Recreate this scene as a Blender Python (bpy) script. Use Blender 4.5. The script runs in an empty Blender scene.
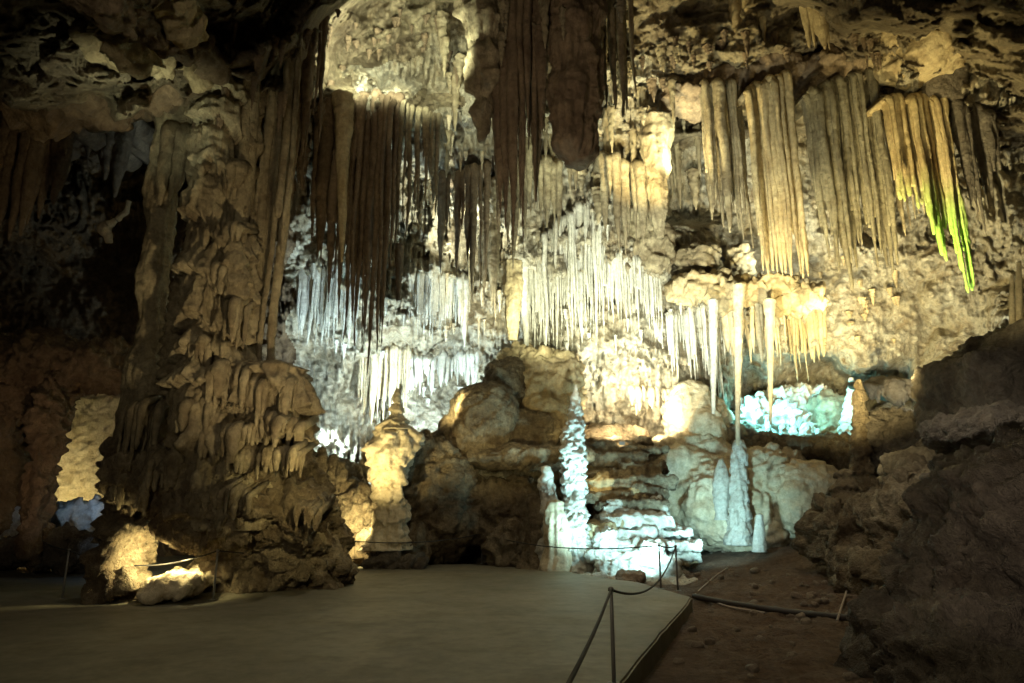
import bpy, math, random
import numpy as np
from mathutils import Vector
random.seed(7); RS = np.random.RandomState(11)
sc = bpy.context.scene
COL = sc.collection
PI = math.pi
# ---------------------------------------------------------------- camera survey
F = 683.0; CX, CY = 512.0, 341.5; EYE = 1.75; PIT = math.radians(13.5)
SP, CP = math.sin(PIT), math.cos(PIT)
def P(px, py, Y):
    a = (px-CX)/F; b = (CY-py)/F
    t = Y/(CP-b*SP)
    return np.array([t*a, Y, EYE+t*(SP+b*CP)])
def Pv(px, py, Y):
    a = (px-CX)/F; b = (CY-py)/F
    t = Y/(CP-b*SP)
    return np.stack([t*a, Y+0*t, EYE+t*(SP+b*CP)], -1)
def G(px, py, z=0.0):
    a = (px-CX)/F; b = (CY-py)/F
    t = (z-EYE)/(SP+b*CP)
    return np.array([t*a, t*(CP-b*SP), z])
# ---------------------------------------------------------------- noise
class Noise:
    def __init__(s, seed):
        r = np.random.RandomState(seed)
        s.p = r.permutation(256).astype(np.int32)
        g = r.normal(size=(256,3)); s.g = (g/np.linalg.norm(g,axis=1)[:,None]).astype(np.float32)
    def __call__(s, Q):
        Q = np.asarray(Q, np.float32)
        i = np.floor(Q).astype(np.int32); f = Q-i
        i &= 255
        u = f*f*f*(f*(f*6-15)+10)
        out = 0
        for a in (0,1):
            ha = s.p[(i[...,0]+a)&255]
            wa = u[...,0] if a else 1-u[...,0]
            for b in (0,1):
                hb = s.p[(ha+i[...,1]+b)&255]
                wb = u[...,1] if b else 1-u[...,1]
                for c in (0,1):
                    h = s.p[(hb+i[...,2]+c)&255]
                    wc = u[...,2] if c else 1-u[...,2]
                    gg = s.g[h]
                    d = gg[...,0]*(f[...,0]-a)+gg[...,1]*(f[...,1]-b)+gg[...,2]*(f[...,2]-c)
                    out = out+wa*wb*wc*d
        return out*1.6
NZ = [Noise(k) for k in range(9)]
def fbm(Q, o=4, k=0, lac=2.03, gain=.5):
    s = 0; a = 1.; Q = np.array(Q, np.float32)
    for i in range(o):
        s = s+a*NZ[(k+i)%9](Q); Q = Q*lac+7.3; a *= gain
    return s
def ridge(Q, o=3, k=0):
    s = 0; a = 1.; Q = np.array(Q, np.float32)
    for i in range(o):
        s = s+a*(1-2*np.abs(NZ[(k+i)%9](Q))); Q = Q*2.07+3.1; a *= .5
    return s
def sstep(a, b, x):
    t = np.clip((x-a)/(b-a), 0, 1); return t*t*(3-2*t)
S = np.array
# ---------------------------------------------------------------- materials
def rock(name, c1, c2, c3, scale=1., streak=.5, bump=.6, rough=.62, spec=.35, bd=.06, patch=.5, speck=.35, zs=.22):
    m = bpy.data.materials.new(name); m.use_nodes = True
    nt = m.node_tree; N = nt.nodes; L = nt.links; N.clear()
    out = N.new('ShaderNodeOutputMaterial'); b = N.new('ShaderNodeBsdfPrincipled'); L.new(b.outputs[0], out.inputs[0])
    tc = N.new('ShaderNodeTexCoord')
    def mp(s):
        q = N.new('ShaderNodeMapping'); q.inputs['Scale'].default_value = s; L.new(tc.outputs['Object'], q.inputs[0]); return q
    def nz(src, sca, det, ro=.6, dist=0.):
        q = N.new('ShaderNodeTexNoise'); q.inputs['Scale'].default_value = sca; q.inputs['Detail'].default_value = det
        q.inputs['Roughness'].default_value = ro; q.inputs['Distortion'].default_value = dist; L.new(src.outputs[0], q.inputs['Vector']); return q
    def ramp(src, p0, p1, a=(0,0,0,1), c=(1,1,1,1)):
        q = N.new('ShaderNodeValToRGB'); q.color_ramp.elements[0].position = p0; q.color_ramp.elements[1].position = p1
        q.color_ramp.elements[0].color = a; q.color_ramp.elements[1].color = c; L.new(src.outputs[0], q.inputs[0]); return q
    def mix(t, fac, a, c):
        q = N.new('ShaderNodeMix'); q.data_type = 'RGBA'; q.blend_type = t
        if isinstance(fac, float): q.inputs[0].default_value = fac
        else: L.new(fac, q.inputs[0])
        for v, s in ((a, 6), (c, 7)):
            if isinstance(v, tuple): q.inputs[s].default_value = v+(1,)
            else: L.new(v, q.inputs[s])
        return q.outputs[2]
    m1 = mp((scale,)*3)
    r1 = ramp(nz(m1, .55, 4, .62, .6), .38, .62)
    base = mix('MIX', r1.outputs[0], c1, c2)
    m2 = mp((scale, scale, scale*zs))
    n2 = nz(m2, 3.2, 4, .6)
    r2 = ramp(n2, .45, .68)
    mm = N.new('ShaderNodeMath'); mm.operation = 'MULTIPLY'; mm.inputs[1].default_value = streak; L.new(r2.outputs[0], mm.inputs[0])
    base = mix('MIX', mm.outputs[0], base, c3)
    n3 = nz(m1, 7., 5, .7)
    lo = 1-speck
    r3 = ramp(n3, .3, .72, (lo, lo*.97, lo*.92, 1), (1.12, 1.1, 1.06, 1))
    base = mix('MULTIPLY', 1., base, r3.outputs[0])
    n4 = nz(m1, 1.7, 4, .65, .3); r4 = ramp(n4, .52, .66)
    mq = N.new('ShaderNodeMath'); mq.operation = 'MULTIPLY'; mq.inputs[1].default_value = patch; L.new(r4.outputs[0], mq.inputs[0])
    base = mix('MULTIPLY', mq.outputs[0], base, (.5, .42, .33))
    L.new(base, b.inputs['Base Color'])
    rr = N.new('ShaderNodeMapRange'); rr.inputs['To Min'].default_value = rough-.15; rr.inputs['To Max'].default_value = rough+.2
    L.new(n4.outputs[0], rr.inputs[0]); L.new(rr.outputs[0], b.inputs['Roughness'])
    b.inputs['Specular IOR Level'].default_value = spec
    add = N.new('ShaderNodeMath'); add.operation = 'MULTIPLY_ADD'; add.inputs[1].default_value = .7
    n5 = nz(m1, 6., 5, .75)
    L.new(n2.outputs[0], add.inputs[0]); L.new(n5.outputs[0], add.inputs[2])
    bp = N.new('ShaderNodeBump'); bp.inputs['Strength'].default_value = bump; bp.inputs['Distance'].default_value = bd*4
    L.new(add.outputs[0], bp.inputs['Height']); L.new(bp.outputs[0], b.inputs['Normal'])
    return m
def plain(name, c, rough=.5, metal=0., emis=None, es=0.):
    m = bpy.data.materials.new(name); m.use_nodes = True
    nt = m.node_tree; b = nt.nodes['Principled BSDF']
    n = nt.nodes.new('ShaderNodeTexNoise'); n.inputs['Scale'].default_value = 30
    r = nt.nodes.new('ShaderNodeValToRGB'); r.color_ramp.elements[0].color = tuple(x*.7 for x in c)+(1,); r.color_ramp.elements[1].color = tuple(min(1,x*1.2) for x in c)+(1,)
    nt.links.new(n.outputs[0], r.inputs[0]); nt.links.new(r.outputs[0], b.inputs['Base Color'])
    b.inputs['Roughness'].default_value = rough; b.inputs['Metallic'].default_value = metal
    if emis: b.inputs['Emission Color'].default_value = emis+(1,); b.inputs['Emission Strength'].default_value = es
    return m
M = {}
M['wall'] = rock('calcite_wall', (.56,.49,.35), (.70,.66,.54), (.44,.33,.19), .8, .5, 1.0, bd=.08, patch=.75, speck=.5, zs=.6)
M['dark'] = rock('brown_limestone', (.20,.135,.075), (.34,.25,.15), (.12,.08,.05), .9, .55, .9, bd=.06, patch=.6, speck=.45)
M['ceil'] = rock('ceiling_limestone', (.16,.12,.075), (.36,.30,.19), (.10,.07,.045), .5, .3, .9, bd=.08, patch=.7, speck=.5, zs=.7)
M['drape'] = rock('tawny_dripstone', (.46,.36,.20), (.58,.48,.29), (.24,.17,.09), 1.2, .6, .7, bd=.03, patch=.4, speck=.4, zs=.1)
M['brown'] = rock('brown_dripstone', (.17,.12,.075), (.29,.215,.135), (.10,.07,.045), 1.2, .6, .8, bd=.03, patch=.5, speck=.4, zs=.12)
M['olive'] = rock('grey_brown_dripstone', (.24,.19,.115), (.43,.37,.24), (.12,.09,.055), 1.2, .7, .8, bd=.03, patch=.5, speck=.45, zs=.15)
M['pale'] = rock('pale_calcite', (.54,.53,.46), (.66,.65,.59), (.34,.30,.22), 1.5, .45, .7, bd=.025, patch=.3, speck=.35, zs=.15)
M['cream'] = rock('cream_flowstone', (.60,.51,.34), (.70,.62,.46), (.42,.30,.16), 1.2, .4, .7, bd=.03, patch=.4, speck=.35, zs=.3)
M['mound'] = rock('weathered_rock', (.22,.16,.09), (.46,.38,.25), (.13,.09,.055), 1.1, .55, 1., bd=.07, patch=.8, speck=.55, zs=.4)
M['darkrock'] = rock('dark_rock', (.14,.115,.085), (.25,.21,.16), (.08,.062,.046), 1.1, .4, 1., bd=.06, patch=.6, speck=.45, zs=.6)  # dark grey-brown rock colour
M['concrete'] = rock('worn_concrete', (.17,.16,.12), (.24,.225,.165), (.13,.12,.09), .6, .2, .14, rough=.6, bd=.01, patch=.3, speck=.3, zs=1.)
M['dirt'] = rock('brown_dirt', (.17,.105,.065), (.25,.165,.105), (.10,.06,.04), 1.6, .4, 1., rough=.85, bd=.05, patch=.5, speck=.5, zs=1.)
M['stone'] = rock('loose_stone', (.30,.23,.17), (.42,.34,.26), (.18,.13,.09), 3., .4, .8, bd=.02)
M['grey'] = rock('grey_dripstone', (.20,.175,.115), (.33,.295,.20), (.10,.08,.05), 1.2, .7, .8, bd=.03, patch=.5, speck=.45, zs=.12)
M['metal'] = plain('dark_metal', (.20,.19,.17), .45, .5)
M['rope'] = plain('dark_rope', (.03,.028,.025), .8)
M['cable'] = plain('black_cable', (.035,.028,.024), .6)
M['root'] = plain('grey_cable', (.30,.24,.19), .7)
M['lensw'] = plain('cool_lens', (.8,.9,.9), .3, 0, (.75,1.,.98), 60)
M['lensy'] = plain('warm_lens', (.9,.8,.6), .3, 0, (1.,.75,.38), 40)
M['green'] = rock('algae_dripstone', (.22,.42,.04), (.36,.52,.08), (.46,.40,.14), 1.5, .5, .7, bd=.03, patch=.3, speck=.35, zs=.15)
# ---------------------------------------------------------------- mesh building
def mesh_from(V, Fq, smooth=True, name='m'):
    V = np.asarray(V, np.float32); Fq = np.asarray(Fq, np.int32)
    me = bpy.data.meshes.new(name)
    me.vertices.add(len(V)); me.vertices.foreach_set('co', V.ravel())
    k = Fq.shape[1]
    me.loops.add(len(Fq)*k); me.loops.foreach_set('vertex_index', Fq.ravel())
    me.polygons.add(len(Fq)); me.polygons.foreach_set('loop_start', np.arange(0, len(Fq)*k, k, dtype=np.int32))
    me.update(calc_edges=True); me.validate()
    me.polygons.foreach_set('use_smooth', np.full(len(me.polygons), smooth, dtype=bool))
    return me
USED = set()
def tag(o, label=None, cat=None, group=None, kind=None):
    if label: o['label'] = label
    if cat: o['category'] = cat
    if group: o['group'] = group
    if kind: o['kind'] = kind
    return o
def link(name, me, mat, parent=None, origin=None):
    """me in world coordinates (or in parent's world frame); origin moved to its base"""
    o = bpy.data.objects.new(name, me); COL.objects.link(o)
    if mat is not None: me.materials.clear(); me.materials.append(mat)
    if origin is None:
        n = len(me.vertices); a = np.empty(n*3, np.float32); me.vertices.foreach_get('co', a); a = a.reshape(-1,3)
        origin = S([a[:,0].mean(), a[:,1].mean(), a[:,2].min()])
    off = Vector([float(x) for x in origin])
    me.transform(__import__('mathutils').Matrix.Translation(-off))
    if parent is None: o.location = off
    else:
        o.parent = parent; o.location = off-parent.location
    return o
def empty(name, loc):
    o = bpy.data.objects.new(name, None); COL.objects.link(o); o.location = Vector([float(x) for x in loc]); o.empty_display_size = .2
    return o
def grid_faces(nr, nc, wrap=False):
    r = np.arange(nr-1)[:,None]; c = np.arange(nc if wrap else nc-1)[None,:]
    c2 = (c+1) % nc
    a = r*nc+c; b = r*nc+c2; d = (r+1)*nc+c2; e = (r+1)*nc+c
    return np.stack([a,b,d,e], -1).reshape(-1,4)
class MB:
    def __init__(s): s.V = []; s.F = []; s.n = 0
    def add(s, V, Fq):
        V = np.asarray(V); Fq = np.asarray(Fq)
        if Fq.shape[1] == 3: Fq = np.concatenate([Fq, Fq[:,2:3]], 1)
        s.V.append(V); s.F.append(Fq+s.n); s.n += len(V)
    def mesh(s, smooth=True):
        V = np.concatenate(s.V); Fq = np.concatenate(s.F)
        tri = Fq[:,2] == Fq[:,3]
        if not tri.any(): return mesh_from(V, Fq, smooth)
        me = bpy.data.meshes.new('m'); fl = [tuple(f[:3]) if t else tuple(f) for f, t in zip(Fq.tolist(), tri)]
        me.from_pydata(V.tolist(), [], fl); me.update()
        me.polygons.foreach_set('use_smooth', np.full(len(me.polygons), smooth, dtype=bool)); return me
    def build(s, name, mat, parent=None, smooth=True, origin=None): return link(name, s.mesh(smooth), mat, parent, origin)
def tube(path, rad, ns=12, noise=0., nf=3., zf=.5, ripple=0., seed=0., yr=1., flut=0, cap=True, fine=0.):
    """swept tube along a path that lies in a vertical plane; radius noise gives flutes and drip rings"""
    path = np.asarray(path, float); rad = np.asarray(rad, float); n = len(path)
    T = np.gradient(path, axis=0); T /= np.linalg.norm(T, axis=1)[:,None]+1e-9
    X = np.tile(S([1.,0,0]), (n,1)); par = np.abs((T*X).sum(1)) > .8
    X[par] = S([0,0,1.])
    B1 = X-T*(T*X).sum(1)[:,None]; B1 /= np.linalg.norm(B1, axis=1)[:,None]
    B2 = np.cross(T, B1)
    th = np.linspace(0, 2*PI, ns, endpoint=False)
    R = rad[:,None]*np.ones(ns)[None,:]
    s = np.concatenate([[0], np.cumsum(np.linalg.norm(np.diff(path,axis=0),axis=1))])
    if noise or ripple:
        Q = np.stack([np.cos(th)[None,:]*nf/2+seed+0*R, np.sin(th)[None,:]*nf/2+seed*.7+0*R, s[:,None]*zf+0*R], -1)
        R = R*(1+noise*fbm(Q, 3, int(seed)%5))
        Q2 = np.stack([np.cos(th)[None,:]*.6+seed+0*R, np.sin(th)[None,:]*.6+0*R, s[:,None]*5+0*R], -1)
        R = R*(1+ripple*NZ[5](Q2))
        if fine: R = R+fine*fbm(np.stack([np.cos(th)[None,:]*rad[:,None]*6+seed, np.sin(th)[None,:]*rad[:,None]*6, s[:,None]*6+0*R],-1),3,2)
    if flut: R = R*(1+.10*np.cos(th*flut)[None,:])
    V = path[:,None,:]+R[...,None]*(np.cos(th)[None,:,None]*B1[:,None,:]+yr*np.sin(th)[None,:,None]*B2[:,None,:])
    V = V.reshape(-1,3); Fq = grid_faces(n, ns, True)
    if cap:
        V = np.concatenate([V, path[:1], path[-1:]]); a = len(V)-2
        k = np.arange(ns); k2 = (k+1)%ns
        c1 = np.stack([k2, k, k*0+a, k*0+a], 1); c2 = np.stack([(n-1)*ns+k, (n-1)*ns+k2, k*0+a+1, k*0+a+1], 1)
        Fq = np.concatenate([Fq, c1, c2])
    return V, Fq
# ---------------------------------------------------------------- the cave shell
CT = [ # px, py, Y of the rock behind the standing formations
 (-400,300,14),(-400,520,13),(-200,200,20),(-200,450,18),(0,250,27),(0,400,26),(0,500,24),(60,330,29),(120,240,30),(120,400,30),(120,500,27),(220,300,26),(220,480,25),
 (300,120,20),(300,200,23),(320,300,26),(320,400,27),(320,470,28),(320,520,25),(400,60,23),(380,110,20),(430,110,23),(370,180,24),(430,200,27),(470,240,27.5),
 (400,300,26),(440,330,26),(400,370,28),(450,370,29),(350,340,26),(480,300,27),(520,100,21),(560,60,21),(500,200,25),(560,200,25),(560,260,24.5),(600,230,25),(560,310,25),(530,330,26),
 (500,420,28),(480,480,26),(600,330,26),(640,350,26),(600,400,26.5),(660,400,26),(620,440,28),(640,120,23),(640,60,22),(690,60,22),(690,150,27),(690,200,28),(690,260,26),(640,270,25),
 (740,260,26.5),(740,300,24.5),(800,300,25.5),(760,350,26),(820,340,26),(760,400,29),(800,410,30),(840,400,30),(760,455,25),(820,460,25),(740,500,25),(800,520,24),
 (760,120,26),(760,40,25),(840,40,24),(820,140,26),(860,200,26),(920,40,19),(930,90,20),(930,200,24),(900,260,25),(900,330,25),(960,300,23.5),(960,380,23),(900,405,27),(900,450,22),(860,320,25.5),
 (1010,200,22),(1040,350,19),(1100,200,17),(1150,450,13),(1350,300,9),(1400,550,8),(1000,60,19),(1000,0,17),(660,520,25),(560,500,27),(900,560,20),(1000,560,16),
 (-100,600,20),(400,600,26),(700,600,26)]
CT = S(CT, float)
ZC = S([(-600,8),(-50,9.8),(150,10.8),(260,12),(330,14.5),(430,17),(600,17.2),(800,17.5),(900,16),(1050,14),(1200,12),(1700,8)], float)
gx = np.concatenate([np.linspace(-700,-20,60,endpoint=False), np.linspace(-20,1044,700,endpoint=False), np.linspace(1044,1750,60)])
gy = np.concatenate([np.linspace(-760,-20,80,endpoint=False), np.linspace(-20,600,430), np.linspace(606,690,10)])
def base_depth(px, py):
    w = fbm(np.stack([px/70, py/70, 0*px], -1), 4, 1)*26; w2 = fbm(np.stack([px/70, py/70, 0*px+9], -1), 4, 3)*26
    x = px+w; y = py+w2
    num = 0; den = 0
    for cx, cy, Y in CT:
        d = ((x-cx)**2+(y-cy)**2+90)**-2.0
        num = num+d*Y; den = den+d
    Y = num/den
    Y = Y+(py < 0)*0
    b = (CY-py)/F; e = np.arctan(b)+PIT
    zc = np.interp(px, ZC[:,0], ZC[:,1])
    # lumpy, slabby ceiling
    ta = np.tan(np.maximum(e, .05))
    Yc = (zc-EYE)/ta
    q = np.stack([(px-CX)/F*Yc*.28, Yc*.28, 0*px+3.3], -1)
    st = fbm(q, 3, 4)
    slab = np.floor((st+.3*NZ[2](q*1.1+4))*2.2)*.75
    zc = zc+.55*slab+.9*st+.35*fbm(q*2.5, 3, 6)
    # pocket in the ceiling over the dark curtain
    zc = zc+2.6*sstep(1, .55, np.sqrt(((px-405)/112)**2+((py-42)/72)**2))
    Yc = (zc-EYE)/ta
    Yc = np.where(e < .2, 99, Yc)
    Yc = Yc+40*sstep(104, 128, y)*sstep(330, 280, x)
    k = 3.
    return -np.log(np.exp(-Y/k*4)+np.exp(-Yc/k*4))*k/4, Yc-Y
PX, PY = np.meshgrid(gx, gy)
shape = PX.shape
pf, qf = PX.ravel().astype(np.float64), PY.ravel().astype(np.float64)
Yb, cm = base_depth(pf, qf)
W = Pv(pf, qf, Yb)
isw = sstep(-1.5, 1.5, cm)          # 1 on the wall, 0 on the ceiling
x, y, z = W[:,0], W[:,1], W[:,2]
# lumps, cascades with fringed lower lips, flutes, cauliflower grain
lump = fbm(W*.33, 4, 0)*1.0
mask = sstep(-.25, .35, fbm(W*.14, 2, 5)+.15)
jag = np.abs(NZ[3](np.stack([x*2.6, y*.4, z*.12], -1)))*.9+np.abs(NZ[4](np.stack([x*6.5, y*.4, z*.2+3], -1)))*.45
ph = z*.36+jag*1.3+fbm(np.stack([x*.25, y*.2, z*.2],-1), 3, 6)*1.3
fr = ph-np.floor(ph)                # grows upward; lip at fr -> 0
tier = (1-fr)**.7*sstep(0, .05, fr)
flut = ridge(np.stack([x*2.3, y*1., z*.16], -1), 3, 2)*.16
flut2 = ridge(np.stack([x*.8, y*.4, z*.08], -1), 2, 7)*.3
grain = fbm(W*2.2, 5, 3, gain=.62)*.19-.10*sstep(.25,.6,NZ[6](W*2.9))-.05*sstep(.2,.5,NZ[7](W*6.5))
cauli = (np.abs(NZ[1](W*1.3))+.5*np.abs(NZ[2](W*3.1)))*.45
disp = lump+isw*(mask*(tier*.85+flut*1.2+flut2)+(1-mask)*(cauli*1.3+.2*flut))+(1-isw)*(cauli*.5+.12*ridge(np.stack([x*.4,y*.6,z*1.2],-1),3,1))+grain*1.2
Ys = np.maximum(Yb-disp, 3.)
SHELL = Ys.reshape(shape)
def shellY(px, py):
    i = np.clip(np.searchsorted(gx, px), 0, len(gx)-1); j = np.clip(np.searchsorted(gy, py), 0, len(gy)-1)
    return float(SHELL[j, i])
V = Pv(pf, qf, Ys)
Fq = grid_faces(*shape)
cen = (cm.reshape(shape)[:-1,:-1].ravel() < 0.2)     # ceiling faces
def sub_mesh(mask):
    f = Fq[mask]; u, inv = np.unique(f, return_inverse=True)
    return mesh_from(V[u], inv.reshape(f.shape))
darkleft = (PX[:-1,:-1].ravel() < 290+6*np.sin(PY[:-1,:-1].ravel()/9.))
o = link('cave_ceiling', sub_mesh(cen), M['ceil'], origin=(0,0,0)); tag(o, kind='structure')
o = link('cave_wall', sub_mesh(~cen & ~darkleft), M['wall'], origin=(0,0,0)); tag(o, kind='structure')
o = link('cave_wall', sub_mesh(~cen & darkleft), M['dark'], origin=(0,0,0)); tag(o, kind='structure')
# ---------------------------------------------------------------- ground
gxx = np.concatenate([np.linspace(-45,-12,30,endpoint=False), np.linspace(-12,16,330,endpoint=False), np.linspace(16,40,30)])
gyy = np.concatenate([np.linspace(-12,5,20,endpoint=False), np.linspace(5,30,300,endpoint=False), np.linspace(30,50,20)])
XX, YY = np.meshgrid(gxx, gyy)
Q = np.stack([XX, YY, 0*XX], -1)
rx = XX-(1.8+(YY-7)*.17)
H = -.27+.30*sstep(0, 6, rx)*sstep(8, 20, YY)+.75*sstep(1.5, 9, rx)*sstep(5, 14, YY)*.6+.5*sstep(15, 24, YY)*sstep(-1, 3, rx)
H = H+.10*fbm(Q*.8, 4, 1)*sstep(-.5,1.,rx)+.035*fbm(Q*4, 4, 2)*sstep(-.5,1,rx)+.03*(np.abs(NZ[4](Q*9)))*sstep(-.5,1,rx)
Vg = np.stack([XX, YY, H], -1).reshape(-1,3)
o = link('ground', mesh_from(Vg, grid_faces(*XX.shape)), M['dirt'], origin=(0,0,0)); tag(o, kind='structure')
# concrete platform: outline on the floor
edge = [G(692,598), G(676,593), G(640,583), G(590,575), G(540,568.5), G(470,564), G(370,566), G(330,569)]
poly = [G(620,683)+S([-.45,-1.2,0])*0, ]
kerb_dir = (G(620,683)-G(692,598)); near = G(620,683)+kerb_dir/np.linalg.norm(kerb_dir)*12
poly = [near]+edge+[S([-6.,26.,0]), S([-40.,26.,0]), S([-40.,-12.,0])]
poly = [S([p[0], p[1], 0]) for p in poly]
def in_poly(X, Y, pl):
    c = np.zeros(X.shape, bool); n = len(pl)
    for i in range(n):
        x1, y1 = pl[i][:2]; x2, y2 = pl[i-1][:2]
        c ^= ((y1 > Y) != (y2 > Y)) & (X < (x2-x1)*(Y-y1)/((y2-y1) if y2 != y1 else 1e-9)+x1)
    return c
import bmesh
bm = bmesh.new()
pe = []
for k in range(len(poly)):      # a worn, slightly irregular rim
    a_, b_ = poly[k], poly[(k+1)%len(poly)]; L_ = np.linalg.norm(b_-a_); m_ = max(1, int(L_/.25)) if 0 <= k < 8 else 1
    for q_ in range(m_):
        p_ = a_+(b_-a_)*q_/m_
        if 0 < q_: p_ = p_+S([float(NZ[2](p_*1.7)), float(NZ[3](p_*1.7)), 0])*.018
        pe.append(p_)
vs = [bm.verts.new((float(p[0]), float(p[1]), 0.)) for p in pe]
f = bm.faces.new(vs)
if f.normal.z < 0: f.normal_flip()
bm.normal_update()
if f.normal.z < 0: f.normal_flip()
r = bmesh.ops.extrude_face_region(bm, geom=[f])
for v in [g for g in r['geom'] if isinstance(g, bmesh.types.BMVert)]: v.co.z = -.6
bmesh.ops.recalc_face_normals(bm, faces=bm.faces)
es = [e for e in bm.edges if all(abs(v.co.z) < 1e-5 for v in e.verts)]
bmesh.ops.bevel(bm, geom=es, offset=.025, segments=2, affect='EDGES')
for ax, lo, hi in ((0,-15,4),(1,4,26)):
    for v_ in np.arange(lo, hi, .28):
        c_ = [0,0,0]; n_ = [0,0,0]; c_[ax] = float(v_); n_[ax] = 1.
        bmesh.ops.bisect_plane(bm, geom=bm.verts[:]+bm.edges[:]+bm.faces[:], plane_co=c_, plane_no=n_)
for v in bm.verts:
    if v.co.z > -.1:
        q_ = S([v.co.x, v.co.y, 0]); v.co.z += float(NZ[1](q_*S([.25,.6,1])))*.028+float(NZ[2](q_*1.3))*.010
me = bpy.data.meshes.new('platform'); bm.to_mesh(me); bm.free()
o = link('concrete_path', me, M['concrete'], origin=(0,0,0)); tag(o, kind='structure')
# ---------------------------------------------------------------- formations
def lathe(name, rows, Y, mat, label=None, cat='column', group=None, parent=None, yr=.9, ns=90, dz=.06, flute=.0, ff=9, tiers=0., tl=1.2, noise=.12, nf=1.2, fine=.03, dY=0., seed=0, cap=1, kno=0.):
    """upright formation of given silhouette rows (py, left px, right px) standing at distance Y"""
    rows = sorted(rows, key=lambda r: -r[0])
    L = S([P(r[1], r[0], Y) for r in rows]); R_ = S([P(r[2], r[0], Y) for r in rows])
    zz = (L[:,2]+R_[:,2])/2; c = (L[:,0]+R_[:,0])/2; rd = np.maximum((R_[:,0]-L[:,0])/2, .01)
    n = max(int((zz[-1]-zz[0])/dz), 8); zi = np.linspace(zz[0], zz[-1], n)
    ci = np.interp(zi, zz, c); ri = np.interp(zi, zz, rd)
    k = np.ones(5)/5; 
    def sm(a): return np.convolve(np.pad(a, 2, 'edge'), k, 'valid')
    ci = sm(sm(ci)); ri = sm(ri)
    th = np.linspace(0, 2*PI, ns, endpoint=False)
    ct, st_ = np.cos(th)[None,:], np.sin(th)[None,:]
    X0 = ci[:,None]+ri[:,None]*ct; Y0 = Y+yr*ri[:,None]*st_+dY*(zi[:,None]-zz[0]); Z0 = zi[:,None]+0*X0
    Wp = np.stack([X0, Y0, Z0], -1)+seed*3.7
    d = noise*fbm(Wp*nf, 4, seed%5)
    d = d+fine*fbm(Wp*6, 3, 2)
    if flute: d = d+flute*ridge(np.stack([Wp[...,0]*ff*.35, Wp[...,1]*ff*.35, Wp[...,2]*.35], -1), 2, 3)
    if kno: d = d+kno*(np.abs(NZ[1](Wp*2.2))+.5*np.abs(NZ[2](Wp*5)))
    if tiers:
        j = np.abs(NZ[3](Wp*S([3.,3.,.3])))*.6+np.abs(NZ[4](Wp*S([8,8,.5])))*.5+np.abs(NZ[2](Wp*S([17,17,1.])))*.22
        ph = Wp[...,2]/tl+j*.6+NZ[6](Wp*S([.8,.8,.3]))*1.4; fr = ph-np.floor(ph)
        d = d+tiers*((1-fr)**.6*sstep(0,.08,fr)-.5)+tiers*.35*ridge(Wp*S([4.5,4.5,.35]), 3, 5)*(1-fr)+.02*fbm(Wp*9, 2, 1)
    amp = np.clip(ri[:,None]/.25, .15, 1)
    d = d*amp
    X1 = X0+d*ct; Y1 = Y0+d*st_
    Vv = np.stack([X1, Y1, Z0], -1).reshape(-1,3); ff_ = grid_faces(n, ns, True)
    Vv = np.concatenate([Vv, [[ci[0], Y, zi[0]], [ci[-1], Y+dY*(zi[-1]-zz[0]), zi[-1]+ri[-1]*.5]]]); a = len(Vv)-2
    kk = np.arange(ns); k2 = (kk+1)%ns
    ff_ = np.concatenate([ff_, np.stack([k2, kk, kk*0+a, kk*0+a],1), np.stack([(n-1)*ns+kk,(n-1)*ns+k2,kk*0+a+1,kk*0+a+1],1)])
    mb = MB(); mb.add(Vv, ff_); me = mb.mesh()
    o = link(name, me, mat, parent, origin=None if parent is not None or True else None)
    if parent is None: tag(o, label, cat, group)
    elif label: o['label'] = label
    return o
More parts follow.
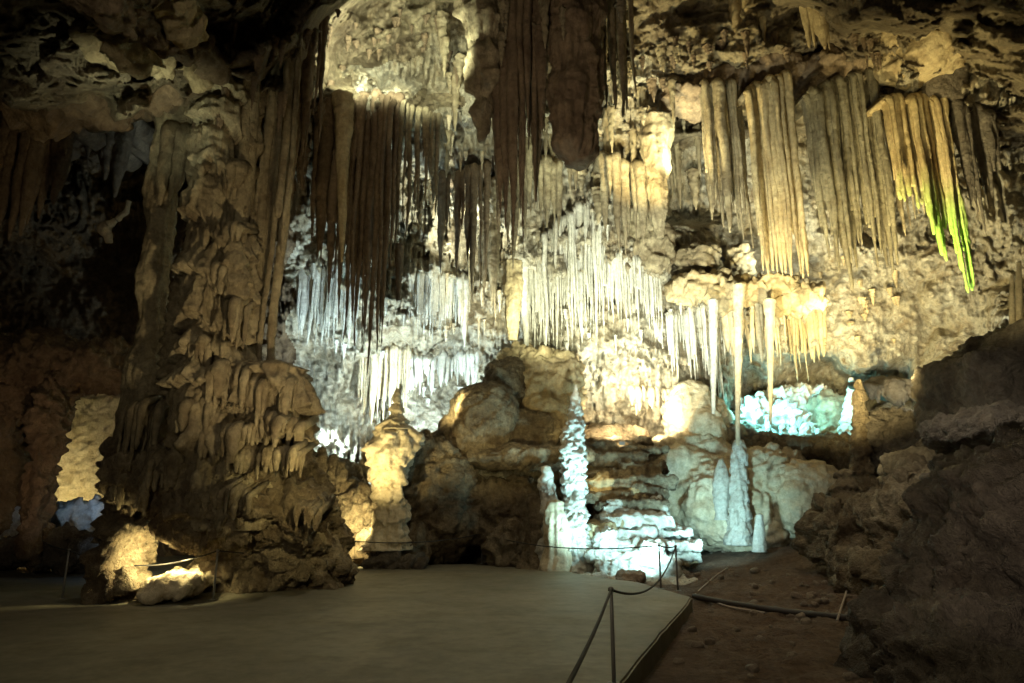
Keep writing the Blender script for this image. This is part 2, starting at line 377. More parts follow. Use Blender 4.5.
def pipes(name, top, bot, n, mat, label=None, cat='stalactite', group=None, parent=None, r=1., back=2.2, jit=.3, jb=14, ns=14, rip=.16, seed=1, layers=1, up=0., tipf=.35, thick=.0, arc=True, blunt=.2, sheet=0., var=.35, ang=.22):
    """fluted curtain: organ-pipe dripstone fused along a line. top/bot: (px,py[,Y]) lists; without Y it clings to the wall"""
    rr = random.Random(seed); mb = MB()
    tpx = [t[0] for t in top]; tpy = [t[1] for t in top]; tY = [t[2] for t in top] if len(top[0]) > 2 else None
    bpx = [t[0] for t in bot]; bpy_ = [t[1] for t in bot]
    wpx = tpx[-1]-tpx[0]
    for ly in range(layers):
        for i in range(n):
            t = (i+.5+rr.uniform(-jit,jit))/n
            px = tpx[0]+t*wpx; py = np.interp(px, tpx, tpy)
            tb = (px-tpx[0])/wpx; bx = bpx[0]+tb*(bpx[-1]-bpx[0]); by = np.interp(bx, bpx, bpy_)+rr.uniform(-jb, jb*.7)-ly*8
            if tY: Y = np.interp(px, tpx, tY)
            else: Y = float(np.percentile([shellY(px+(bx-px)*k/8., py+(by-py)*k/8.) for k in range(-1,9)], 25))-.12
            Yp = Y+rr.uniform(-.12,.12)*(1+2*thick)+ly*.35*r+.18*math.sin(i*.9+seed)*r
            p0 = P(px, py+rr.uniform(-3,3), Yp)
            zb = P(bx, by, Yp)[2]
            p0[2] += up
            w = wpx/n/F*Y*.62*r*math.exp(rr.gauss(0,var))
            ht = max(p0[2]-zb, .3)
            if rr.random() < .25 and n > 6 and not sheet: ht *= rr.uniform(.55,.85)
            m = max(16, min(70, int(ht/.09)))
            s = np.linspace(0, 1, m)
            wob = .014*ht*NZ[3](np.stack([s*2.5, 0*s+i*1.7, 0*s+seed],-1))
            xs = np.full(m, p0[0])+wob; ys = np.full(m, Yp)
            rad = w*np.interp(s, [0,.1,.5,1-tipf,.97,1], [1.25,1.05,.9,.72,blunt,blunt*.45])
            if arc:
                q = np.linspace(0, PI/2, 7)[:-1]; a = min(.28, ht*.3)
                path_a = np.stack([np.full(7,p0[0]), np.concatenate([[Yp+back],Yp+a*(1-np.sin(q))]), np.concatenate([[p0[2]+.25], p0[2]-a+a*np.cos(q)])], 1)
                zs_ = p0[2]-a-s*(ht-a)
                path = np.concatenate([path_a, np.stack([xs,ys,zs_],1)]); rad = np.concatenate([np.full(7, rad[0]), rad])
            else: path = np.stack([xs,ys,p0[2]-.05-s*(ht-.05)],1)
            V_, F_ = tube(path, rad, ns, ang, 3.4, .9, rip, seed=seed+i*1.37+ly*5, fine=.018)
            mb.add(V_, F_)
            if sheet and ly == 0:   # the pipes are fused onto a continuous curtain
                p2 = path.copy(); p2[:,1] += .10
                keep = max(6, int(len(path)*sheet)); p2 = p2[:keep]
                V_, F_ = tube(p2, np.full(keep, wpx/n/F*Y*1.0)*np.linspace(1,.75,keep), 12, .1, 2, .5, .05, seed=seed+i, yr=.35)
                mb.add(V_, F_)
    o = mb.build(name, mat, parent)
    if parent is None: tag(o, label, cat, group)
    return o
def ell(c, r, nu=18, nv=12, box=1.):
    u = np.linspace(0, 2*PI, nu, endpoint=False); v = np.linspace(-PI/2+.02, PI/2-.02, nv)
    U, Vv = np.meshgrid(u, v)
    def sp(a, p): return np.sign(a)*np.abs(a)**p
    X = c[0]+r[0]*sp(np.cos(Vv),box)*sp(np.cos(U),box); Yy = c[1]+r[1]*sp(np.cos(Vv),box)*sp(np.sin(U),box); Z = c[2]+r[2]*sp(np.sin(Vv),box)
    V_ = np.stack([X,Yy,Z],-1).reshape(-1,3); F_ = grid_faces(nv, nu, True)
    V_ = np.concatenate([V_, [[c[0],c[1],c[2]-r[2]],[c[0],c[1],c[2]+r[2]]]]); a = len(V_)-2
    k = np.arange(nu); k2 = (k+1)%nu
    F_ = np.concatenate([F_, np.stack([k2,k,k*0+a,k*0+a],1), np.stack([(nv-1)*nu+k,(nv-1)*nu+k2,k*0+a+1,k*0+a+1],1)])
    return V_, F_
def mass(name, blobs, mat, label=None, cat='rock', group=None, parent=None, vox=.07, noise=.22, nf=.9, fine=.05, kno=.0, tiers=0., tl=1., flute=0., seed=0, box=.72, crack=0., sit=8, crag=.09):
    """rock mass: ellipsoids at (px,py,Y, half-width px, half-height px, half-depth m) fused, then weathered"""
    mb = MB()
    for b in blobs:
        c = P(b[0], b[1], b[2]); s = b[2]/F
        mb.add(*ell(c, (b[3]*s, b[5], b[4]*s), 28, 18, b[6] if len(b) > 6 else box))
    me = mb.mesh(); ob = bpy.data.objects.new('tmp', me); COL.objects.link(ob)
    md = ob.modifiers.new('r', 'REMESH'); md.mode = 'VOXEL'; md.voxel_size = vox
    sm_ = ob.modifiers.new('s', 'SMOOTH'); sm_.iterations = sit; sm_.factor = .6
    dg = bpy.context.evaluated_depsgraph_get(); m2 = bpy.data.meshes.new_from_object(ob.evaluated_get(dg))
    bpy.data.objects.remove(ob)
    n = len(m2.vertices); a = np.empty(n*3, np.float32); m2.vertices.foreach_get('co', a); a = a.reshape(-1,3)
    nn = np.empty(n*3, np.float32); m2.vertices.foreach_get('normal', nn); nn = nn.reshape(-1,3)
    Wp = a+seed*3.1
    d = noise*fbm(Wp*nf, 4, seed%5)+fine*1.3*fbm(Wp*5, 4, 2, gain=.62)
    if crag:
        q = fbm(Wp*S([1.,1.,1.3])*.5, 3, 4)*2.2; fq = q-np.floor(q); d = d+crag*2.4*(sstep(.35,.62,fq)-fq)
        q = fbm(Wp*2.3+5, 2, 1)*3; fq = q-np.floor(q); d = d+crag*.45*(sstep(.4,.52,fq)-fq)
        d = d-crag*1.0*np.exp(-(np.abs(NZ[6](Wp*S([.8,.8,1.3])))*20)**2)
    if kno: d = d+kno*(np.abs(NZ[1](Wp*1.8))+.5*np.abs(NZ[2](Wp*4.3)))
    if crack: d = d-crack*np.exp(-(np.abs(NZ[5](Wp*.9))*14)**2)
    if flute: d = d+flute*ridge(Wp*S([2.6,2.6,.3]), 2, 3)
    if tiers:
        j = np.abs(NZ[3](Wp*S([3,3,.6])))*.8
        ph = Wp[:,2]/tl+j*.6+NZ[6](Wp*S([.6,.6,.3]))*1.; fr = ph-np.floor(ph)
        d = d+tiers*((1-fr)**.6*sstep(0,.08,fr)-.5)
    a = a+nn*d[:,None]
    m2.vertices.foreach_set('co', a.astype(np.float32).ravel()); m2.update()
    m2.polygons.foreach_set('use_smooth', np.ones(len(m2.polygons), dtype=bool))
    o = link(name, m2, mat, parent)
    if parent is None: tag(o, label, cat, group)
    return o
#==================================================================== LEFT GROUP
Y1 = 14.2
lathe('column', [(60,150,230),(100,152,205),(135,158,196),(180,150,178),(230,148,172),(276,143,165),(330,139,164),(360,132,168),(395,125,174),(450,118,176),(500,113,166),(530,110,146)], 15.0, M['olive'],
      'slender brown column with a ring crack halfway, left of the bumpy column', flute=.05, noise=.10, nf=.8, seed=1)
rootb = empty('column', P(225,525,Y1)); tag(rootb, 'thick knobbly column of stacked flowstone tiers beside the fluted pillar', 'column')
lathe('shaft', [(-60,190,300),(0,200,270),(60,205,262),(110,208,250),(150,202,246),(190,198,242),(230,196,243),(262,193,250),(300,192,249),(340,190,247),(380,184,246),(420,180,248),(480,178,256),(515,190,256),(530,200,252)], Y1, M['olive'], parent=rootb,
      tiers=.30, tl=1.0, noise=.20, nf=1.1, flute=.08, ff=14, kno=.04, seed=2, ns=170, dz=.04)
for q,(x0,x1,t0,b0,yy) in enumerate([(200,240,160,190,13.75),(205,246,222,252,13.7),(196,226,262,300,13.65),(216,249,296,345,13.65),(186,226,338,372,13.6),(206,246,362,408,13.5),(178,216,396,440,13.5),(200,250,425,470,13.45),(150,196,452,492,13.7),(206,252,488,520,13.3),(122,162,400,470,14.1),(112,150,470,512,14.1)]):
    pipes('drapery', [(x0,t0+6,yy),((x0+x1)/2,t0,yy-.12),(x1,t0+4,yy)], [(x0,b0-6),(x1,b0)], max(6,int((x1-x0)/4.2)), M['olive'], parent=rootb, seed=300+q, jb=9, r=1.1, layers=2, back=.9, var=.35, blunt=.45, tipf=.3, rip=.2)
pipes('stalactite_curtain', [(203,40,14.4),(246,40,14.3)], [(207,165),(225,200),(245,170)], 8, M['brown'], 'brown flutes wrapping the head of the knobbly column', 'curtain', arc=False, r=1.2, seed=14, jb=24)
pipes('stalactite_curtain', [(298,20,15.2),(330,15,15.4)], [(302,235),(318,150),(330,120)], 6, M['brown'], 'shaded brown flutes right behind the organ-pipe pillar', 'curtain', arc=False, r=1.3, seed=15, jb=26)
lathe('rock_mound', [(415,246,296),(440,242,300),(470,236,310),(500,228,326),(530,222,332),(560,218,336),(590,216,338)], 16.1, M['mound'], 'flaring skirt of fluted flowstone under the organ-pipe pillar', 'rock', tiers=.36, tl=1.0, flute=.12, ff=12, noise=.25, fine=.05, seed=16, ns=170, dz=.035, yr=.6)
root = empty('column', P(272,470,Y1)); tag(root, 'tall organ-pipe pillar of straight brown flutes standing on a rock mound', 'column')
pipes('shaft', [(243,40,Y1),(304,30,Y1-.1)], [(252,372),(296,385)], 9, M['olive'], parent=root, jb=6, arc=False, r=1.3, tipf=.1, blunt=.7, seed=4, layers=2, rip=.04)
lathe('foot', [(370,256,298),(385,240,300),(410,242,299),(430,241,297),(445,246,292)], Y1, M['olive'], parent=root, tiers=.34, tl=.6, flute=.14, noise=.16, fine=.05, seed=5, ns=120, dz=.045)
for q,(x0,x1,t0,b0,yy) in enumerate([(250,298,376,426,13.65),(242,300,418,446,13.45),(236,304,448,478,13.5),(282,322,508,530,14.2)]):
    pipes('drapery', [(x0,t0+6,yy),((x0+x1)/2,t0,yy-.15),(x1,t0+5,yy)], [(x0,b0-4),(x1,b0)], int((x1-x0)/4.2), M['olive'] if q < 3 else M['mound'], parent=root, seed=330+q, jb=8, r=1.1, layers=2, back=1.0, var=.35, blunt=.5, tipf=.3, rip=.2)
mass('rock_mound', [(258,550,15.9,44,38,1.1),(286,548,16.0,32,36,1.1),(240,520,15.2,34,30,1.0),(285,520,15.3,30,30,.9),(232,556,15.5,12,34,.7),(310,550,16.3,20,22,.8),(215,500,14.6,34,36,1.),(165,482,15.0,44,30,1.),(124,500,14.8,11,46,.5),(245,505,14.5,30,30,1.)],
      M['mound'], 'dark craggy rock at the feet of the left columns with an arched hollow', 'rock', tiers=.22, tl=.7, noise=.22, kno=.2, fine=.07, flute=.04, seed=3, vox=.055)
mass('rock_pillar', [(121,562,14.0,15,34,.6),(115,588,13.9,18,10,.6),(132,545,14.1,12,16,.5),(128,582,13.8,12,12,.5)], M['mound'], 'squat rock foot lit warm on its right side beside the arched hollow', 'rock', tiers=.10, tl=.4, noise=.14, kno=.14, fine=.05, seed=33, vox=.05)
mass('lit_cream_bank', [(178,585,13.9,26,7,.7),(195,578,14.6,20,8,.7),(160,592,13.6,16,5,.5)], M['cream'], 'lit floor inside the arched hollow, its light built as a low golden bank', 'calcite', noise=.06, kno=.06, seed=34, vox=.05, crag=.05)  # raised cream bank stands in for the light on the floor here
lathe('stalagmite', [(273,176,181),(285,173,184),(300,171,186),(320,168,187),(345,164,190),(380,160,195)], 14.4, M['olive'], 'small ringed stalagmite standing between the slender and the knobbly column', 'stalagmite', tiers=.09, tl=.28, noise=.03, seed=4, ns=50)
lathe('stalagmite', [(240,226,238),(262,222,246),(285,222,248),(300,226,246)], 13.6, M['olive'], 'rounded drip boss bulging from the front of the knobbly column', 'stalagmite', tiers=.1, tl=.4, noise=.05, seed=6, ns=50)
# dark hanging masses behind on the far left
pipes('stalactite_curtain', [(10,110,20),(70,120,20)], [(20,260),(66,215)], 7, M['brown'], 'dim brown curtain hanging in the dark far left vault', 'curtain', back=3, r=1.3, seed=9)
pipes('stalactite_curtain', [(80,130,22),(128,120,22)], [(84,150),(126,190)], 5, M['brown'], 'short dim curtain beside the bright crooked edge in the left vault', 'curtain', back=3, r=1.3, seed=10)
pipes('stalactite', [(166,128,14.6),(198,126,14.6)], [(170,205),(190,190)], 4, M['olive'], 'tapering cluster hanging beside the slender column head', 'stalactite', back=1, r=1.2, seed=12, jb=18)
# broken dark rocks by the far left passage
mass('rock_pillar', [(2,440,19.5,12,90,.8,.9),(-30,430,19,30,110,1.2)], M['dark'], 'dark upright rock at the left edge beside the blue glow', 'rock', noise=.3, seed=7, tiers=.1)
mass('rock_pillar', [(44,455,18.5,10,74,.5),(52,405,18.5,12,40,.6),(42,520,18.4,7,44,.5),(36,480,18.6,7,30,.4)], M['dark'], 'narrow leaning rock left of the bright yellow opening', 'rock', noise=.2, seed=8, tiers=.08)
mass('rock_ledge', [(40,368,19,60,26,1.),(95,366,19.2,40,22,.9),(20,390,19,34,20,.8)], M['dark'], 'hanging brown rock over the far left passage', 'rock', noise=.3, seed=17, tiers=.15, flute=.1)
mass('lit_cream_bank', [(96,450,26,56,86,1.2),(20,500,25,22,50,1.)], M['cream'], 'yellow-lit rock wall seen through the far left opening, cream to strengthen its light', 'calcite', noise=.12, crag=.03, seed=18)  # cream stone put in to strengthen the yellow light of this opening
mass('boulder', [(80,548,19,50,16,.8),(110,545,18,24,14,.7),(20,552,20,50,12,1.)], M['darkrock'], 'low dark boulders lying across the far left passage', 'boulder', noise=.2, seed=9)
mass('boulder', [(76,520,21.5,16,22,.6),(97,520,21.5,10,22,.5)], M['pale'], 'pale boulder glowing blue in the left passage', 'boulder', noise=.2, seed=10)
mass('boulder', [(8,500,21.5,14,40,.6)], M['pale'], 'bluish upright rock at the very left edge', 'boulder', noise=.2, seed=11)
# crooked lit rim of a rock opening, its light put into pale stone
ctrl = S([P(129,201,21), P(126,212,21), P(118,219,21), P(108,225,21), P(104,228,21), P(108,235,21.05), P(109,243,21.1)])
tt = np.linspace(0,6,50); pth = np.stack([np.interp(tt, range(7), ctrl[:,k]) for k in range(3)],1)
mb = MB(); mb.add(*tube(pth, .09+.10*np.exp(-((tt-4)/1.1)**2), 12, .4, 2, 1.5, .2, seed=3, fine=.03)); o = mb.build('lit_rock_rim', M['cream']); tag(o, 'crooked lit rock rim in the black left vault, its light given as pale stone', 'calcite')
#==================================================================== CENTRE DARK CURTAINS
pipes('stalactite_curtain', [(316,92,18.6),(345,97,18.6)], [(320,215),(342,330)], 4, M['brown'], 'reddish brown curtain right of the organ-pipe pillar top', 'curtain', seed=20, jb=40, r=1.1, blunt=.1)
lathe('stalactite', [(95,334,352),(130,336,351),(180,338,347),(220,338,346),(246,340,344),(262,341,343)], 17.8, M['drape'], 'lone orange-brown stalactite hanging in front of the dark curtain', 'stalactite', noise=.04, flute=.03, seed=21, ns=40, cap=0)
pipes('stalactite_curtain', [(345,96,18.6),(372,92,18.6),(400,97,18.6)], [(350,290),(368,350),(380,390),(392,330)], 11, M['brown'], 'long dark curtain whose tips reach the pale wall, below the glowing pocket', 'curtain', seed=22, jb=38, r=1.15, layers=2, blunt=.1)
pipes('stalactite_curtain', [(398,98,18.9),(440,112,19.4)], [(402,260),(436,205)], 10, M['olive'], 'grey-brown fringe of pipes ending beside the bright crevice', 'curtain', seed=23, jb=30, r=1.1, blunt=.1)
lathe('stalactite', [(245,394,404),(270,395,403),(300,397,400)], 19.5, M['brown'], 'short dark blunt stalactite over the pale green wall', 'stalactite', noise=.05, seed=24, ns=40)
pipes('stalactite_curtain', [(440,175,22.5),(500,160,22.5)], [(446,270),(470,290),(496,230)], 9, M['brown'], 'ragged brown stalactites hanging before the brightest crevice', 'curtain', seed=25, jb=40, r=.8, blunt=.1, jit=.5, back=2)
lathe('stalactite', [(-40,452,508),(0,458,504),(30,464,502),(70,471,496),(100,474,490),(125,476,487),(142,479,484)], 17.5, M['olive'], 'stout brown stalactite hanging left of the reddish double curtain', 'stalactite', noise=.25, flute=.10, seed=26, ns=90)
pipes('stalactite_curtain', [(497,-20,17.2),(545,-25,17.2)], [(505,200),(524,238),(545,160)], 7, M['brown'], 'reddish brown double curtain falling from the top centre', 'curtain', seed=27, jb=36, r=1.35, layers=2, arc=False, blunt=.1)
lathe('stalactite', [(-40,548,600),(0,551,598),(40,554,596),(80,556,595),(120,558,594),(148,560,592),(158,565,589),(164,572,584)], 16.8, M['brown'], 'broad blunt dark brown stalactite at the top centre', 'stalactite', noise=.16, flute=.16, seed=28, ns=90, kno=.06)
pipes('stalactite_curtain', [(598,-20,18),(632,-20,18)], [(600,110),(616,125),(630,95)], 5, M['olive'], 'brown fluted curtain just right of the broad blunt stalactite', 'curtain', seed=29, jb=14, r=1.25, arc=False, blunt=.3)
pipes('stalactite_curtain', [(505,150,21.5),(560,160,21.5)], [(508,262),(530,240),(556,225)], 10, M['olive'], 'shaded curtain behind and below the top centre stalactites', 'curtain', seed=30, jb=24, r=1., blunt=.1)
lathe('stalactite', [(120,640,672),(150,643,668),(190,648,666),(220,653,665),(238,658,663)], 21.5, M['olive'], 'pointed brown stalactite in front of the bright white wall', 'stalactite', noise=.12, flute=.08, seed=31, ns=60)
lathe('stalactite', [(262,504,521),(290,505,520),(320,507,519),(340,509,516)], 22.5, M['drape'], 'stubby orange stalactite left of the white organ fringe', 'stalactite', noise=.06, flute=.06, seed=32, ns=50)
pipes('stalactite_curtain', [(468,185),(500,190)], [(470,300),(496,310)], 6, M['olive'], 'bluish grey stalactites above the brown dome rock', 'curtain', seed=33, jb=26, r=.9, blunt=.1)
pipes('stalactite_curtain', [(600,150,21.8),(642,165,21.8)], [(603,235),(640,262)], 7, M['olive'], 'shadowed grey-green curtain left of the pointed brown stalactite', 'curtain', seed=34, jb=26, r=1., blunt=.1)
# white organ fringe
pipes('stalactite_curtain', [(522,262),(560,215),(600,190)], [(524,355),(560,345),(598,325)], 35, M['pale'], 'fine white organ-pipe fringe in the middle of the wall', 'curtain', sheet=.72, var=.45, tipf=.25, seed=35, jb=24, r=1., blunt=.15, back=1.6)
pipes('stalactite_curtain', [(600,240),(660,265)], [(602,320),(656,330)], 24, M['pale'], 'pale short fringe right of the white organ-pipe fringe', 'curtain', sheet=.72, var=.45, tipf=.25, seed=36, jb=24, r=.9, blunt=.15, back=1.6)
pipes('stalactite_curtain', [(300,265),(360,255)], [(303,345),(356,350)], 21, M['pale'], 'pale green-white fringe on the wall right of the organ-pipe pillar', 'curtain', sheet=.72, var=.45, tipf=.25, seed=37, jb=27, r=.9, blunt=.15, back=1.6)
pipes('stalactite_curtain', [(360,350),(410,345)], [(362,420),(408,410)], 18, M['cream'], 'cream fringe hanging above the warm lit seated-looking stalagmite', 'curtain', sheet=.72, var=.45, tipf=.25, seed=38, jb=27, r=.9, blunt=.15, back=1.6)
pipes('stalactite_curtain', [(410,270),(470,275)], [(412,330),(466,335)], 21, M['pale'], 'white fringe in the cool bright hollow above the dome rock', 'curtain', sheet=.72, var=.45, tipf=.25, seed=39, jb=21, r=.9, blunt=.15, back=1.6)
pipes('stalactite_curtain', [(410,355),(480,350)], [(412,385),(478,392)], 21, M['pale'], 'low bluish white fringe along the cool ledge left of the dome rock', 'curtain', sheet=.72, var=.45, tipf=.25, seed=40, jb=15, r=.9, blunt=.15, back=1.6)
#==================================================================== RIGHT CURTAINS
pipes('stalactite_curtain', [(700,82,20.5),(738,76,20.5)], [(716,205),(746,240)], 11, M['olive'], 'first of the big hanging curtains from the left, with dark narrow flutes', 'curtain', seed=50, jb=20, r=1.2, blunt=.35, sheet=.82, var=.3, ang=.34, rip=.12, thick=1.2, tipf=.2)
pipes('stalactite_curtain', [(747,88,20.),(787,70,20.)], [(764,272),(796,276)], 11, M['drape'], 'second big curtain, long and evenly fluted with a level lower edge', 'curtain', seed=51, jb=5, r=1.3, blunt=.35, sheet=.82, var=.3, ang=.34, rip=.12, thick=1.2, tipf=.15)
pipes('stalactite_curtain', [(803,100,19.6),(825,83,19.6),(850,74,19.6),(874,66,19.6)], [(842,225),(856,275),(870,240),(890,275)], 15, M['grey'], 'third big curtain, widest and grey-green, with tips of uneven length', 'curtain', seed=52, jb=28, r=1.25, blunt=.35, sheet=.82, var=.3, ang=.34, rip=.12, thick=1.2, tipf=.2)
pipes('stalactite_curtain', [(884,97,18.8),(915,92,18.8),(945,94,18.8)], [(902,190),(925,205),(943,272),(950,215),(962,292),(972,285)], 18, M['drape'], None, 'curtain', seed=53, jb=16, r=1.4, blunt=.6, sheet=.82, var=.3, ang=.34, rip=.12, thick=1.2, tipf=.2)
fourth = bpy.context.scene.objects[-1]
fourth = o if o.name.startswith('stalactite_curtain') else fourth
# the last curtain is overgrown with green algae towards its tips
def algae(m):
    nt = m.node_tree; N = nt.nodes; L = nt.links
    b = [n for n in N if n.type == 'BSDF_PRINCIPLED'][0]; src = b.inputs['Base Color'].links[0].from_socket
    g = N.new('ShaderNodeNewGeometry'); sx = N.new('ShaderNodeSeparateXYZ'); L.new(g.outputs['Position'], sx.inputs[0])
    n = N.new('ShaderNodeTexNoise'); n.inputs['Scale'].default_value = 1.6; n.inputs['Detail'].default_value = 5; L.new(g.outputs['Position'], n.inputs['Vector'])
    a = N.new('ShaderNodeMath'); a.operation = 'MULTIPLY_ADD'; a.inputs[1].default_value = 1.6; L.new(n.outputs[0], a.inputs[0]); L.new(sx.outputs['Z'], a.inputs[2])
    zt = float(P(945,215,18.8)[2])+1.1
    r = N.new('ShaderNodeMapRange'); r.inputs['From Min'].default_value = zt-1.0; r.inputs['From Max'].default_value = zt+1.0; r.inputs['To Min'].default_value = .8; r.inputs['To Max'].default_value = 0.
    L.new(a.outputs[0], r.inputs[0])
    q = N.new('ShaderNodeMix'); q.data_type = 'RGBA'; L.new(r.outputs[0], q.inputs[0]); L.new(src, q.inputs[6]); q.inputs[7].default_value = (.26,.56,.06,1)
    L.new(q.outputs[2], b.inputs['Base Color'])
mg = rock('algae_dripstone', (.52,.40,.20), (.62,.50,.28), (.26,.18,.09), 1.2, .6, .7, bd=.03, patch=.4, speck=.4, zs=.1); algae(mg)
fourth.data.materials.clear(); fourth.data.materials.append(mg)
tag(fourth, 'fourth big curtain, golden and turning bright green at its pointed tips', 'curtain')
pipes('stalactite_curtain', [(950,98,18.9),(992,112,18.7)], [(965,215),(985,225),(1003,160)], 7, M['darkrock'], 'dark curtain in shade right of the green-tipped curtain', 'curtain', seed=54, jb=20, r=1.2, blunt=.2)
pipes('stalactite_curtain', [(884,100,20.2),(930,110,20.4)], [(892,225),(930,225)], 8, M['olive'], 'shaded curtain behind the green-tipped curtain', 'curtain', seed=55, jb=18, r=1.1, blunt=.2)
lathe('rock_pillar', [(-60,862,975),(-20,868,972),(20,875,968),(50,880,962),(72,892,955),(82,905,940)], 18.6, M['drape'], 'broad olive pillar of rock coming out of the ceiling over the green-tipped curtain', 'rock', noise=.35, nf=.7, kno=.15, flute=.06, seed=56, ns=110)
lathe('rock_ledge', [(60,925,962),(75,915,965),(92,920,968),(105,930,960)], 18.9, M['darkrock'], 'dark broken ledge between the olive pillar and the green-tipped curtain', 'rock', noise=.2, kno=.1, seed=57, ns=60)
pipes('stalactite', [(730,-8,19.5),(762,-8,19.5)], [(740,45),(757,46)], 5, M['drape'], 'small pale fan of dripstone near the top right of centre', 'stalactite', seed=58, jb=10, r=1.2, arc=False, blunt=.1)
pipes('stalactite', [(800,-14,18.5),(826,-14,18.5)], [(813,44),(823,50)], 4, M['drape'], 'tapering fluted cone cut by the top edge above the third big curtain', 'stalactite', seed=59, jb=5, r=1.25, arc=False, blunt=.2)
pipes('stalactite', [(855,-10,18.8),(880,-10,18.8)], [(868,70),(882,62)], 4, M['brown'], 'dark bluish stalactite left of the olive pillar', 'stalactite', seed=60, jb=10, r=1.2, arc=False, blunt=.2)
mass('rock_ledge', [(720,88,21.5,40,12,1.),(775,78,21.2,40,14,1.),(838,78,20.8,42,16,1.2),(690,100,21.5,26,14,.8)], M['brown'], 'brown ledge from which the big curtains hang', 'rock', noise=.3, kno=.15, seed=61)
# wet yellow and white cluster over the long thin column
pipes('stalactite_curtain', [(655,318),(705,300)], [(665,370),(703,375)], 20, M['pale'], 'bluish white straws left of the yellow cluster', 'curtain', sheet=.72, var=.45, tipf=.25, seed=62, jb=33, r=.75, blunt=.15, back=1.5)
pipes('stalactite_curtain', [(700,296),(728,286)], [(706,400),(728,372)], 13, M['pale'], 'long cool white straws beside the thin column', 'curtain', sheet=.72, var=.45, tipf=.25, seed=63, jb=39, r=.7, blunt=.15, back=1.5)
pipes('stalactite_curtain', [(722,284),(785,280)], [(726,350),(782,352)], 20, M['cream'], 'yellow cream fringe above the cyan grotto', 'curtain', sheet=.72, var=.45, tipf=.25, seed=64, jb=33, r=.85, blunt=.15, back=1.7)
pipes('stalactite_curtain', [(783,296),(822,300)], [(785,372),(822,366)], 10, M['drape'], 'grey and ochre fringe at the right end of the yellow cluster', 'curtain', sheet=.72, var=.45, tipf=.25, seed=65, jb=21, r=.9, blunt=.15, back=1.5)
mass('flowstone_boss', [(740,292,23.4,34,10,1.),(700,288,23.8,30,11,.9),(795,300,23.6,30,10,.9),(765,288,23.3,26,9,.9)], M['drape'], 'lumpy cream shelf that carries the yellow fringe', 'rock', noise=.2, kno=.2, crag=.12, fine=.08, seed=66)
mass('flowstone_boss', [(655,250,24.2,16,30,.6),(700,262,24.3,22,16,.7),(740,262,24.2,14,16,.6),(640,232,24,10,30,.5)], M['olive'], 'brown knobs with dark holes above the white straws', 'rock', noise=.2, kno=.12, seed=67)
root = empty('column', P(738,520,21.6)); tag(root, 'tall thin white column from the fringe down to a fluted foot', 'column')
lathe('shaft', [(285,733,745),(310,734,743),(340,734.5,742),(380,735,741),(420,735.5,740),(446,736,740)], 21.6, M['cream'], parent=root, noise=.02, flute=.02, seed=68, ns=40, dz=.04)
lathe('foot', [(440,735,742),(455,733,745),(480,732,746),(505,731,747),(525,730,748),(545,727,752)], 21.7, M['pale'], parent=root, tiers=.05, tl=.5, noise=.05, flute=.05, ff=14, kno=.03, fine=.04, seed=69, ns=70, dz=.04)
lathe('stalactite', [(300,764,775),(340,767,774),(380,768,773),(410,769,772),(424,769.5,771.5)], 21.8, M['cream'], 'single long yellow stalactite in front of the cyan grotto', 'stalactite', noise=.03, flute=.03, seed=70, ns=32, dz=.04)
lathe('stalactite', [(300,708,718),(340,710,717),(380,711,716),(414,712,715)], 22.0, M['pale'], 'single long bluish stalactite left of the thin column', 'stalactite', noise=.03, flute=.03, seed=71, ns=32, dz=.04)
lathe('stalagmite', [(460,719,723),(470,715,727),(485,713,729),(500,714,729),(512,716,728),(520,714,730)], 22.0, M['pale'], 'egg-shaped glowing white stalagmite left of the thin column', 'stalagmite', noise=.05, kno=.05, seed=72, ns=50, dz=.03)
lathe('stalagmite', [(515,756,763),(530,754,765),(552,752,767)], 20.8, M['pale'], 'small smooth white stalagmite standing on the dirt', 'stalagmite', noise=.03, seed=73, ns=40, dz=.03)
mass('flowstone_slope', [(690,470,24.5,46,34,1.6),(720,500,23.4,44,36,1.4),(700,425,25,34,32,1.0),(745,530,22.8,40,22,1.),(672,505,24.2,40,24,1.2)], M['cream'], 'smooth grey-blue flowstone slope between the terraces and the thin column', 'rock', noise=.25, fine=.03, seed=74, crack=.08, crag=.05)
mass('boulder', [(800,500,22.4,34,38,1.4),(825,515,22,22,32,1.)], M['cream'], 'rounded pale boulder below the cyan grotto', 'boulder', noise=.12, seed=75, fine=.03, crag=.05)
mass('boulder', [(765,480,22.8,22,34,1.),(758,510,22.6,16,30,.8),(780,463,23,24,16,.8)], M['cream'], 'tan upright boulder behind the thin column foot', 'boulder', noise=.18, seed=76, fine=.04)
